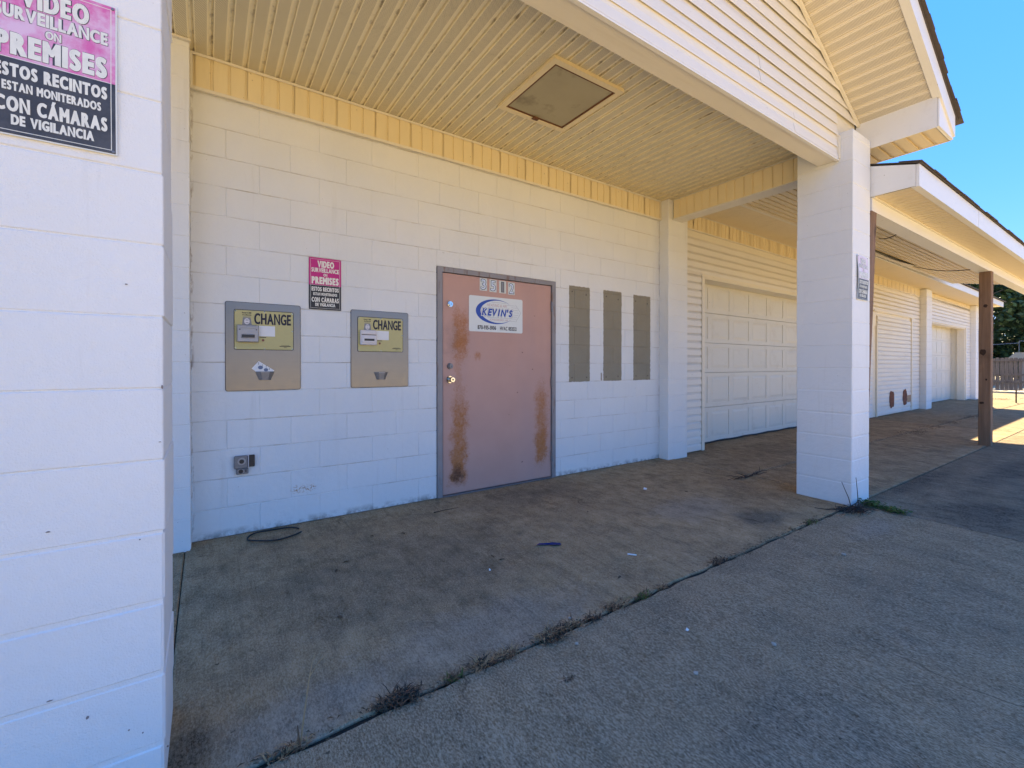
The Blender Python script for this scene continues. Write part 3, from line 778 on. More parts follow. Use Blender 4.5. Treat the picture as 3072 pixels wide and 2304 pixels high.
# main roof: two slopes, shingle butts standing along the rake
def slope_slab(m, xa, xb, y0, y1, d0, d1): return sloped_strip(m, xa, xb, 0, y0, y1, d0, d1)
rf = MB(); slope_slab(rf, XM, 5.655, -2.632, 6.5, 0.170, 0.186); slope_slab(rf, -0.90, XM, -2.632, 6.5, 0.170, 0.186)
roof = rf.build('roof', M_SHINGLE, BL)
t = 0.0
while t < 4.0:
    xx = 5.72 - t * cs
    w = 0.150
    xa, xb = max(XM + 0.01, xx - w * cs), xx
    e = random.uniform(-0.008, 0.010); h = random.uniform(0.0, 0.004)
    m = MB(); P = lambda x, d: rakez(x) + d
    m.prism([(xa, P(xa, 0.187 + h)), (xb, P(xb, 0.1885 + h)), (xb, P(xb, 0.1985 + h)), (xa, P(xa, 0.1925 + h))], 1, -2.656 - e, -2.30)
    m.build('shingle', M_SHINGLE, roof); t += 0.1430
    if xa <= XM + 0.02: break

# steel door with its frame
dr = MB().cbox(1.864, 3.124, 0.006, 0.048, 0.014, 2.040, 0.002).build('door', M_DOOR, BL)
fm = MB()
fm.box(1.803, 1.853, -0.012, 0.10, 0, 2.089); fm.box(3.129, 3.177, -0.012, 0.10, 0, 2.089); fm.box(1.853, 3.129, -0.012, 0.10, 2.045, 2.089)
fm.build('door_frame', M_FRAME, dr)
MB().box(1.853, 3.129, 0.055, 0.10, 0.0, 2.045).build('door_stop', M_DARK, dr)
MB().box(1.853, 3.129, -0.02, 0.054, 0.0, 0.010).build('threshold', M_ZINC, dr)
for z in (1.818, 1.022, 0.228):
    hb = MB()
    for q in range(5): hb.tube([(3.1265, -0.010, z - 0.055 + q * 0.0225), (3.1265, -0.010, z - 0.055 + q * 0.0225 + 0.0205)], 0.0085, 10)
    hb.box(3.117, 3.140, -0.0135, -0.0005, z - 0.052, z + 0.052)
    hb.build('hinge', M_ZINC, dr)
for z in (1.757, 1.190):
    d = MB().disc((1.932, z), 0.029, 0.006, -0.010, 24, 0.026)
    d.disc((1.932, z), 0.020, -0.010, -0.026, 24, 0.019)
    l = d.build('deadbolt', M_CHROME if z > 1.5 else M_ZINC, dr)
    MB().box(1.930, 1.934, -0.0268, -0.0255, z - 0.011, z + 0.006).build('keyhole', M_BLACK, dr)
kn = MB().disc((1.932, 1.067), 0.036, 0.006, -0.004, 28, 0.033).disc((1.932, 1.067), 0.013, -0.004, -0.03, 16)
kn.disc((1.932, 1.067), 0.018, -0.03, -0.040, 20, 0.027).disc((1.932, 1.067), 0.027, -0.040, -0.062, 20, 0.022)
kn.build('knob', M_CHROME, dr)
MB().disc((1.932, 1.067), 0.008, -0.0622, -0.0635, 12).build('keyhole', M_BLACK, dr)

# ---- garage bays: their wall turns away by a degree, so it has its own frame
BM = Matrix.Translation((5.9, 0, 0)) @ Matrix.Rotation(0.0165, 4, 'Z')
def bay(m, name, mat, parent=None, **kw):
    o = m.build(name, mat, BL if parent is None else parent, **kw)
    if parent is None: o.matrix_local = BM
    return o
# local x = distance from x 5.9
G0, G1, GH = 0.0, 4.90, 2.42
R0, R1 = 11.35, 15.55
bw = MB()
bw.box(-0.60, G0 - 0.02, 0.012, 0.20, 0, 3.30); bw.box(G1, R0, 0.012, 0.20, 0, 3.30); bw.box(G0 - 0.02, G1, 0.012, 0.20, GH, 3.30); bw.box(R1, 16.4, 0.012, 0.2, 0, 3.3); bw.box(R0, R1, 0.012, 0.20, GH, 3.3)
bw.box(10.29, R0, 0.012, 0.20, 0, 0.02)
bwall = bay(bw, 'bay_wall', M_TRIM)
def row_sid(xa, xb, z, top=None): return siding(bwall, xa, xb, z, 0.012, M_SIDING, top=top)
for r in range(15):
    z = 0.012 + r * 0.2035; 
    if z > 3.04: break
    tp = 3.05
    row_sid(-0.588, -0.080, z, tp)
    if z > 2.38: row_sid(-0.079, 10.27, z, tp)
    else: row_sid(4.99, 6.70, z, tp); 
    # boarded-over opening: sided panel between trims, hatch-like
    if z < 2.40:
        row_sid(6.985, 9.505, z, 2.42)
        row_sid(9.60, 10.27, z, tp)
bf = MB().box(-0.585, 10.27, 0.0, 0.0115, 3.056, 3.268); bfr = bf.build('frieze', M_FRIEZE, BL); bfr.matrix_local = BM
x = -0.58
while x < 10.2:
    vgroove_panel('frieze_panel', 3, 0.195, M_FRIEZE, bfr, Matrix.Translation((x, -0.001, 3.064))); x += 0.3048
MB().box(-0.585, 10.27, -0.022, -0.0005, 3.046, 3.0605).build('j_channel', M_TRIM, bfr)
MB().box(-0.585, 10.27, -0.022, -0.0005, 3.2600, 3.2690).build('j_channel', M_TRIM, bfr)
# garage door 1: five sections of raised panels, 16 ft
def garage_section(w, h, ncol):
    m = MB(); pw = w / ncol; fr_ = 0.055
    m.box(0, w, 0.004, 0.045, 0, h)
    for i in range(ncol):
        x0, x1 = i * pw + fr_, (i + 1) * pw - fr_; z0, z1 = 0.06, h - 0.06
        # frame bars are the plain face; panel: sunk groove then raised field
        a = [(x0, 0.004, z0), (x1, 0.004, z0), (x1, 0.004, z1), (x0, 0.004, z1)]
        q, e = 0.012, 0.050
        m.add([(x0 + q, 0.0035, z0 + q), (x1 - q, 0.0035, z0 + q), (x1 - q, 0.0035, z1 - q), (x0 + q, 0.0035, z1 - q),
               (x0 + e, -0.0025, z0 + e), (x1 - e, -0.0025, z0 + e), (x1 - e, -0.0025, z1 - e), (x0 + e, -0.0025, z1 - e)],
              [(4, 5, 6, 7), (0, 1, 5, 4), (1, 2, 6, 5), (2, 3, 7, 6), (3, 0, 4, 7)])
    # stiles and rails proud of the ground so each panel reads as sunk
    for i in range(ncol + 1):
        x0 = max(0.0, i * pw - fr_); x1 = min(w, i * pw + fr_); m.box(x0, x1, -0.003, 0.0038, 0.0605, h - 0.0605)
    m.box(0, w, -0.003, 0.0038, 0, 0.060); m.box(0, w, -0.003, 0.0038, h - 0.060, h)
    return m
gd = MB().box(0.0, 4.88, 0.335, 0.35, 0.01, 2.42); gdo = gd.build('garage_door', M_MORTAR, BL); gdo.matrix_local = BM; gdo['label'] = 'white raised panel garage door in the first bay'
zs = [0.018, 0.551, 1.085, 1.542, 2.000, 2.452]
for a, b in zip(zs[:-1], zs[1:]):
    o = garage_section(4.90, b - a - 0.006, 8).build('door_section', M_GARAGE, gdo, loc=(-0.01, 0.283 + random.uniform(-0.002, 0.004), a))
MB().tube([(0.0 + 4.9 * i / 24, 0.28, 0.012 + 0.005 * math.sin(i * 1.7)) for i in range(25)], 0.012, 6).build('bottom_seal', M_RUBBER, gdo)
MB().tube([(0.10, 0.272, 0.085), (0.10, 0.24, 0.085), (0.26, 0.24, 0.085), (0.26, 0.272, 0.085)], 0.008, 8).build('handle', M_ZINC, gdo)
tr = MB(); tr.box(-0.078, -0.040, -0.022, 0.30, 0, 2.472); tr.box(-0.039, -0.004, -0.014, 0.28, 0, 2.43)
tr.box(-0.040, 4.94, -0.022, 0.28, 2.432, 2.472); tr.box(4.905, 4.975, -0.022, 0.28, 0, 2.43)
tr.box(-0.004, 4.90, -0.012, 0.02, 2.415, 2.4315)
gto = tr.build('garage_trim', M_TRIM, BL); gto.matrix_local = BM
# boarded opening: grey jamb, trims, two ragged holes and a bare patch
bt = MB(); bt.box(6.92, 6.975, -0.020, 0.20, 0, 2.10); bt.box(6.76, 9.80, -0.022, 0.011, 2.425, 2.475); bt.box(9.512, 9.592, -0.024, 0.011, 0.0, 2.42)
bto = bt.build('opening_trim', M_TRIM, BL); bto.matrix_local = BM
j2 = MB().box(6.72, 6.915, 0.030, 0.19, 0, 2.10).build('grey_jamb', M_ZINC, BL); j2.matrix_local = BM
def ragged(cx, cz, rx, rz_, y):
    m = MB(); n = 26; pts = []
    for i in range(n):
        a = 2 * math.pi * i / n; s_ = 1 + random.uniform(-0.10, 0.10)
        c_, s2 = math.cos(a), math.sin(a)
        pts.append((cx + rx * s_ * math.copysign(abs(c_) ** 0.75, c_), cz + rz_ * s_ * math.copysign(abs(s2) ** 0.75, s2)))
    m.prism(pts, 1, y, y - 0.006); return m
for cx in (7.985, 9.000):
    o = ragged(cx, 0.365, 0.175 if cx < 8.5 else 0.165, 0.205, -0.0115).build('ragged_hole', M_RUSTW, bwall)
MB().box(9.20, 9.495, -0.0185, -0.0115, 0.235, 0.41).build('bare_patch', M_BAREWD, bwall)
bwall.matrix_local = BM
# third bay: pilasters, siding, deep garage opening
def bay_col(x0, x1, y0, y1, n, top, label):
    m = MB().box(x0 + 0.006, x1 - 0.006, y0 + 0.006, y1, -0.01, top); c = m.build('pilaster', M_MORTAR, BL); c.matrix_local = BM; c['label'] = label
    for k_ in range(n):
        z = k_ * C8; h = min(C8, top - z)
        if h < 0.02: continue
        block(c, x1 - x0, y1 - y0, h - 0.0055, ((x0 + x1) / 2, y0, z + 0.00275), M_PAINT, 0.006)
bay_col(10.29, 10.80, -0.15, 0.02, 17, 3.262, 'block pilaster between the two garage bays')
bay_col(16.28, 16.75, -0.15, 0.20, 17, 3.262, 'last block pilaster at the far end of the building')
w3 = MB(); w3.box(10.80, 11.45, 0.012, 0.5, 0, 3.30); w3.box(15.62, 16.28, 0.012, 0.44, 0, 3.30); w3.box(11.45, 15.62, 0.012, 0.44, 2.53, 3.30)
bw3 = w3.build('bay_wall', M_TRIM, BL); 
for r in range(15):
    z = 0.012 + r * 0.2035
    if z > 3.1: break
    if z > 2.45: siding(bw3, 10.81, 16.27, z, 0.012, M_SIDING, top=3.13)
    else: siding(bw3, 15.70, 16.27, z, 0.012, M_SIDING); siding(bw3, 10.81, 11.44, z, 0.012, M_SIDING)
bw3.matrix_local = BM
f3 = MB().box(10.81, 16.27, 0.0, 0.0115, 3.136, 3.268).build('frieze', M_FRIEZE, BL); f3.matrix_local = BM
x = 10.82
while x < 15.98:
    vgroove_panel('frieze_panel', 3, 0.115, M_FRIEZE, f3, Matrix.Translation((x, -0.001, 3.144))); x += 0.3048
MB().box(10.81, 16.27, -0.022, -0.0005, 3.128, 3.1405).build('j_channel', M_TRIM, f3)
jm = MB().box(15.612, 15.69, -0.016, 0.44, 0, 2.525); jm.box(11.45, 15.612, -0.016, 0.44, 2.500, 2.5285)
o = jm.build('garage_trim', M_TRIM, BL); o.matrix_local = BM
gd3 = MB().box(11.45, 15.61, 0.405, 0.42, 0.01, 2.5); g3 = gd3.build('garage_door', M_MORTAR, BL); g3.matrix_local = BM; g3['label'] = 'plain white garage door in the far bay'
for i in range(5):
    garage_section(4.15, 0.494, 7).build('door_section', M_GARAGE, g3, loc=(11.455, 0.357, 0.012 + i * 0.499))

# eave of the garage bays: flat soffit, fascia, roof
so = MB().box(-0.70, 17.6, -0.60, 0.0115, 3.272, 3.290); so_o = so.build('eave_soffit', M_SOFFIT2, BL); so_o.matrix_local = BM
x = -0.70
while x < 17.2:
    rp = MB(); pr = rib_profile(3); k = len(pr)
    rp.add([(x + a, -0.60, 3.2705 + b * 0.12) for a, b in pr] + [(x + a, -0.002, 3.2705 + b * 0.12) for a, b in pr], [(i, i + 1, k + i + 1, k + i) for i in range(k - 1)])
    rp.build('soffit_panel', M_SOFFIT2, so_o, recalc=False); x += 0.3048
ef = MB().box(-0.70, 17.62, -0.625, -0.602, 3.255, 3.43).build('eave_fascia', M_FASCIA, BL); ef.matrix_local = BM
r2 = MB(); r2.prism([(-0.68, 3.432), (4.6, 5.01), (9.9, 3.43), (9.9, 3.45), (4.6, 5.03), (-0.68, 3.452)], 0, -0.4, 17.75)
o = r2.build('bay_roof', M_SHINGLE, BL); o.matrix_local = BM
eb = MB().box(-0.6, 16.75, 0.60, 9.2, 0.0, 3.42); o = eb.build('building_body', M_MORTAR, BL); o.matrix_local = BM
MB().box(-0.42, 5.30, 0.21, 9.2, 0.0, 3.30).build('building_body', M_MORTAR, BL)

# ---- canopy over the drive in front of the garage bays
CX0, CX1 = 5.192, 15.60
cn = MB().box(CX0, CX1, -2.150, -2.010, 2.632, 2.752); canopy = cn.build('canopy', M_FASCIA, BL)
canopy['label'] = 'lean-to drive canopy with white beam beyond the porch'
fsc = MB()
for a, b, e in ((CX0, 7.30, 0.0), (7.3015, 10.35, 0.002), (10.3515, 13.4, 0.0), (13.4015, CX1, 0.0015)):
    fsc = MB().box(a, b, -2.484 - e, -2.462 - e, 2.752 - e, 2.944).box(a, b, -2.462 - e, -2.43, 2.752 - e, 2.7555 - e)
    fsc.build('canopy_fascia', M_FASCIA, canopy)
x = CX0 + 0.012
while x < CX1 - 0.1:
    rp = MB(); n = min(3, int((CX1 - x) / 0.1016)); pr = rib_profile(n); k = len(pr)
    if n < 1: break
    rp.add([(x + a, -2.458, 2.7570 + b * 0.25) for a, b in pr] + [(x + a, -2.1505, 2.7570 + b * 0.25) for a, b in pr], [(i, i + 1, k + i + 1, k + i) for i in range(k - 1)])
    rp.build('soffit_panel', M_SOFFIT2, canopy, recalc=False); x += 0.3048
MB().box(CX0, CX1, -2.172, -2.1505, 2.745, 2.7565).build('soffit_trim', M_TRIM, canopy)
ec = MB().prism([(-2.46, 2.757), (-2.46, 2.942), (-0.64, 3.500), (-0.64, 3.256), (-2.01, 2.99), (-2.01, 2.757)], 0, 5.180, 5.191)
ec.build('end_cap', M_FASCIA, canopy)
cr = MB().prism([(-2.500, 2.946), (-0.55, 3.544), (-0.55, 3.552), (-2.500, 2.952)], 0, 5.172, CX1 + 0.03); croof = cr.build('canopy_roof', M_SHINGLE, canopy)
x = 5.165
while x < CX1:
    w = random.uniform(0.28, 0.36); e = random.uniform(-0.006, 0.010)
    for row in range(2):
        y0 = -2.512 - e + row * 0.142; zz = 2.9535 + (y0 + 2.5) * 0.307 + 0.002
        MB().prism([(y0, zz), (y0 + 0.16, zz + 0.16 * 0.307), (y0 + 0.16, zz + 0.16 * 0.307 + 0.004), (y0, zz + 0.009)], 0, x + (0.15 if row else 0), x + w - 0.004 + (0.15 if row else 0)).build('shingle', M_SHINGLE, croof)
    x += w
# sloped ceiling of the canopy: ribs run along the drive; one panel has dropped
SLc = (3.25 - 2.98) / 1.46
def czc(y): return 3.25 + SLc * (y + 0.6)
MB().prism([(-2.0095, 3.06), (-0.62, 3.315), (-0.62, 3.325), (-2.0095, 3.07)], 0, CX0, CX1).build('void_shade_sheet', M_DARK, canopy)  # near-black sheet paints the shade of the empty roof space above the gap
y = -2.0095; idx = 0
while y < -0.70:
    n = 3 if y + 0.3048 < -0.60 else 2
    pr = rib_profile(n); k = len(pr)
    segs = [(CX0, CX1)]
    if idx == 4: segs = [(CX0, 9.0), (12.1, CX1)]
    for a, b in segs:
        m = MB(); m.add([(a, y + p, czc(y + p) + q) for p, q in pr] + [(b, y + p, czc(y + p) + q) for p, q in pr], [(i, k + i, k + i + 1, i + 1) for i in range(k - 1)])
        m.build('ceiling_panel', M_SOFFIT2, canopy, recalc=False)
    y += n * 0.1016; idx += 1
sg = MB(); yb = -0.75
P = []
for i in range(17):
    x = 9.0 + 3.1 * i / 16; s_ = 0.05 * math.sin(math.pi * i / 16)
    P.append([(x, -0.79, czc(-0.79) - s_ * 1.1), (x, -0.70, czc(-0.70) - s_ * 0.7), (x, -0.61, czc(-0.61))])
for i in range(16):
    for j in range(2): sg.quad(P[i][j], P[i + 1][j], P[i + 1][j + 1], P[i][j + 1])
sg.build('sagging_panel', M_TRIM, canopy)
MB().box(CX0, CX1, -0.635, -0.598, 3.240, 3.262).build('ceiling_trim', M_TRIM, canopy)

# ------------------------------------------------------------------ things
# timber posts under the canopy beam
def timber(label, base, top, w, seed):
    rnd = random.Random(seed); m = MB()
    b, t = Vector(base), Vector(top); c = 0.008; n = 9
    rings = []
    for i in range(n):
        p = b.lerp(t, i / (n - 1)); j = 0.0015
        ring = [(0, c), (c, 0), (w - c, 0), (w, c), (w, w - c), (w - c, w), (c, w), (0, w - c)]
        rings.append([(p.x - b.x + a + rnd.uniform(-j, j), p.y - b.y + d + rnd.uniform(-j, j), p.z - b.z) for a, d in ring])
    vs = [v for r_ in rings for v in r_]
    fs = [(i * 8 + k, i * 8 + (k + 1) % 8, (i + 1) * 8 + (k + 1) % 8, (i + 1) * 8 + k) for i in range(n - 1) for k in range(8)] + [tuple(range(8)), tuple(range(8 * n - 1, 8 * n - 9, -1))]
    m.add(vs, fs)
    o = m.build('timber_post', M_POST, None, loc=base)
    for yy, zz, ry, rz_ in ((0.062, 2.15, 0.022, 0.028), (0.088, 1.44, 0.034, 0.050), (0.10, 0.66, 0.028, 0.020), (0.05, 1.02, 0.012, 0.016)):
        pts = [(yy + ry * random.uniform(0.8, 1.15) * math.cos(2 * math.pi * i / 14), zz + rz_ * random.uniform(0.8, 1.15) * math.sin(2 * math.pi * i / 14)) for i in range(14)]
        dx = (t.x - b.x) * zz / (t.z - b.z); dy = (t.y - b.y) * zz / (t.z - b.z)
        MB().prism([(p[0] + dy, p[1]) for p in pts], 0, dx - 0.0035, dx + 0.006).build('knot', M_KNOT, o)
    return tag(o, label, 'post', 'timber posts under the canopy beam')
timber('brown square timber post standing clear beneath the canopy beam', (9.970, -2.167, gz(-2.1) - 0.004), (9.970, -2.167, 2.631), 0.137, 3)
timber('leaning brown timber post half hidden behind the block pillar', (5.180, -2.075, gz(-2.1) - 0.004), (5.180, -2.150, 2.631), 0.137, 5)

# hanging cords under the canopy
def cord(label, a, b, sag):
    pts = []
    for i in range(13):
        t = i / 12; p = Vector(a).lerp(Vector(b), t); p.z -= sag * math.sin(math.pi * t); pts.append(p)
    o = MB().tube(pts, 0.007, 5).build('cord', M_ROPE); tag(o, label, 'cord', 'cords hanging under the canopy')
cord('thin dark cord slung from dropped ceiling panel to the timber post', (12.0, -0.75, 3.205), (10.05, -2.03, 2.70), 0.06)
cord('short dark cord near the pillar end of the canopy beam', (8.60, -1.19, 3.13), (6.55, -2.005, 2.70), 0.03)

# ceiling light
cl = thing('ceiling_light', 'square ceiling light with dirty grey diffuser and rusty rim in porch soffit', 'light fixture', (2.378, -1.012, 3.285))
hx, hy = 0.342, 0.358
t = MB()
for (x0, x1, y0, y1) in ((-hx, hx, -hy, -hy + 0.045), (-hx, hx, hy - 0.045, hy), (-hx, -hx + 0.045, -hy + 0.0455, hy - 0.0455), (hx - 0.045, hx, -hy + 0.0455, hy - 0.0455)):
    t.box(x0, x1, y0, y1, -0.012, 0.014)
t.build('trim_frame', M_FRIEZE, cl)
t = MB(); ix, iy = hx - 0.0455, hy - 0.0455
for (x0, x1, y0, y1) in ((-ix, ix, -iy, -iy + 0.016), (-ix, ix, iy - 0.016, iy), (-ix, -ix + 0.016, -iy + 0.0165, iy - 0.0165), (ix - 0.016, ix, -iy + 0.0165, iy - 0.0165)):
    t.box(x0, x1, y0, y1, -0.007, 0.013)
t.build('rim', M_RUST, cl)
MB().box(-ix + 0.0165, ix - 0.0165, -iy + 0.0165, iy - 0.0165, -0.0035, 0.012).build('diffuser', M_DIFF, cl)
MB().cbox(-0.03, 0.03, hy - 0.075, hy - 0.030, -0.022, -0.0125, 0.006).build('latch', M_RUST, cl)

# change machines
def change_machine(label, dx, second):
    cm = thing('change_machine', label, 'change machine', (0.437 + dx, -0.001, 1.018), group='change machines set in the porch wall')
    X = lambda x: x - 0.437; Z = lambda z: z - 1.018
    def rr(x0, x1, z0, z1, r, y0, y1):
        pts = []
        for cx, cz, a0 in ((x1 - r, z1 - r, 0), (x0 + r, z1 - r, 90), (x0 + r, z0 + r, 180), (x1 - r, z0 + r, 270)):
            for q in range(5): a = R(a0 + 22.5 * q); pts.append((X(cx + r * math.cos(a)), Z(cz + r * math.sin(a))))
        return MB().prism(pts, 1, y0, y1)
    rr(0.195, 0.679, 1.016, 1.649, 0.014, 0.010, -0.0025).build('face_rim', M_DARK, cm)
    rr(0.198, 0.676, 1.019, 1.646, 0.013, 0.005, -0.006).build('face_plate', M_STEEL, cm)
    rr(0.247, 0.630, 1.309, 1.595, 0.010, -0.0062, -0.0075).build('plate_border', M_INK, cm)
    pl = rr(0.2515, 0.6255, 1.3135, 1.5905, 0.008, -0.0065, -0.0095).build('yellow_plate', M_OLIVE, cm)
    for sx, sz in ((0.258, 1.583), (0.438, 1.586), (0.620, 1.583), (0.258, 1.320), (0.438, 1.318), (0.620, 1.320), (0.620, 1.452)):
        MB().disc((X(sx), Z(sz)), 0.0045, -0.0095, -0.0115, 10, 0.003).build('screw', M_CHROME, pl)
    text('lettering', 'CHANGE', M_NAVY, pl, X(0.372), X(0.611), Z(1.494), Z(1.575), -0.0100, 0.035)
    text('lettering', 'Insert Bill', M_INK, pl, X(0.297), X(0.354), Z(1.568), Z(1.579), -0.0100, 0.03)
    text('lettering', 'As Shown', M_INK, pl, X(0.298), X(0.354), Z(1.553), Z(1.564), -0.0100, 0.03)
    MB().box(X(0.303), X(0.350), -0.0100, -0.0097, Z(1.544), Z(1.547)).build('fine_print', M_GREYP, pl)
    # printed picture of a folded bill
    MB().prism([(X(0.297), Z(1.486)), (X(0.358), Z(1.486)), (X(0.350), Z(1.540)), (X(0.303), Z(1.540))], 1, -0.0097, -0.0100).build('bill_print', M_GREYP, pl)
    n = 16
    MB().prism([(X(0.327) + 0.017 * math.cos(2 * math.pi * i / n), Z(1.512) + 0.022 * math.sin(2 * math.pi * i / n)) for i in range(n)], 1, -0.0101, -0.0104).build('bill_print', M_PALEPL, pl)
    MB().box(X(0.318), X(0.337), -0.0107, -0.0105, Z(1.519), Z(1.524)).box(X(0.319), X(0.336), -0.0107, -0.0105, Z(1.500), Z(1.505)).build('bill_print', M_GREYP, pl)
    am = M_PALEPL if second else M_GREYPL
    ac = MB().cbox(X(0.265), X(0.399), -0.036, -0.0096, Z(1.363), Z(1.485), 0.006)
    if second:
        ac.cbox(X(0.274), X(0.390), -0.041, -0.035, Z(1.452), Z(1.476), 0.004)
        ac.cbox(X(0.276), X(0.388), -0.046, -0.035, Z(1.380), Z(1.434), 0.008)
    else:
        ac.cbox(X(0.281), X(0.386), -0.039, -0.035, Z(1.461), Z(1.476), 0.003)
        ac.cbox(X(0.288), X(0.376), -0.043, -0.035, Z(1.392), Z(1.420), 0.005)
    aco = ac.build('bill_acceptor', am, cm)
    MB().box(X(0.292), X(0.373), -0.0475 if second else -0.0445, -0.040, Z(1.397), Z(1.415)).build('bill_slot', M_BLACK, aco)
    if second: MB().box(X(0.272), X(0.392), -0.0375, -0.035, Z(1.444), Z(1.449)).build('bill_slot', M_BLACK, aco)
    else:
        for sx in (0.282, 0.384): MB().disc((X(sx), Z(1.452)), 0.004, -0.036, -0.0385, 10).build('screw', M_BLACK, aco)
        for sx in (0.300, 0.366): MB().disc((X(sx), Z(1.375)), 0.007, -0.036, -0.038, 12).build('screw', M_GREYPL, aco)
    MB().box(X(0.401), X(0.505), -0.0105, -0.0097, Z(1.409), Z(1.484)).build('paper_label', M_PAPER, cm)
    MB().box(X(0.405), X(0.448), -0.0100, -0.0097, Z(1.399), Z(1.404)).build('fine_print', M_INK, pl)
    MB().disc((X(0.428), Z(1.380)), 0.009, -0.0095, -0.0125, 14, 0.007).build('indicator', M_AMBER, cm)
    for a, b, z, h in ((0.545, 0.598, 1.345, 0.002), (0.535, 0.609, 1.336, 0.005), (0.562, 0.583, 1.328, 0.003)):
        MB().box(X(a), X(b), -0.0100, -0.0097, Z(z), Z(z + h)).build('fine_print', M_INK, pl)
    # coin cup: a dark scooped pocket with ribs at its sides
    cz = 0.0 if not second else -0.012
    w = 1.0 if not second else 0.93
    cx = 0.4395
    def T(hw, z): return (X(cx) - hw * w, Z(z) + cz), (X(cx) + hw * w, Z(z) + cz)
    (a0, a1), (b0, b1) = T(0.063, 1.152), T(0.037, 1.091)
    MB().prism([a0, a1, b1, b0], 1, -0.0062, -0.0085).build('cup_back', M_BLACK, cm)
    cup = MB()
    yo = -0.030
    (e0, e1), (f0, f1) = T(0.028, 1.152), T(0.020, 1.091)
    cup.add([(a0[0], -0.0086, a0[1]), (e0[0], yo, e0[1]), (f0[0], yo + 0.008, f0[1]), (b0[0], -0.0086, b0[1]),
             (a1[0], -0.0086, a1[1]), (e1[0], yo, e1[1]), (f1[0], yo + 0.008, f1[1]), (b1[0], -0.0086, b1[1])],
            [(0, 1, 2, 3), (5, 4, 7, 6), (1, 5, 6, 2), (3, 2, 6, 7)])
    cup.build('coin_cup', M_ZINC, cm)
    MB().box(e0[0], e1[0], yo - 0.0012, yo - 0.0002, Z(1.1515) + cz - 0.004, Z(1.1515) + cz).build('cup_lip', M_GREYPL, cm)
    if not second:
        st = MB().prism([(X(0.356), Z(1.176)), (X(0.400), Z(1.229)), (X(0.501), Z(1.160)), (X(0.494), Z(1.1535)), (X(0.380), Z(1.1535))], 1, -0.0061, -0.0068).build('coin_sticker', M_PAPER, cm)
        for sx, sz, r in ((0.411, 1.183, 0.016), (0.446, 1.166, 0.014)):
            pts = [(X(sx) + r * math.cos(2 * math.pi * i / 14), max(Z(sz) + r * 0.85 * math.sin(2 * math.pi * i / 14), Z(1.1545))) for i in range(14)]
            MB().prism(pts, 1, -0.0069, -0.0074).build('coin_print', M_COIN, st)
        for sx, sz, h in ((0.398, 1.203, 0.018), (0.424, 1.192, 0.014), (0.447, 1.182, 0.016), (0.467, 1.166, 0.014)):
            MB().box(X(sx), X(sx + 0.0022), -0.0074, -0.0069, Z(sz), Z(sz + h)).build('coin_print', M_INK, st)
    return cm
change_machine('steel change machine plate with coin sticker above its cup, left of the pair', 0.0, False)
change_machine('steel change machine plate with pale bill slot and bare cup, nearer the door', 0.8525, True)

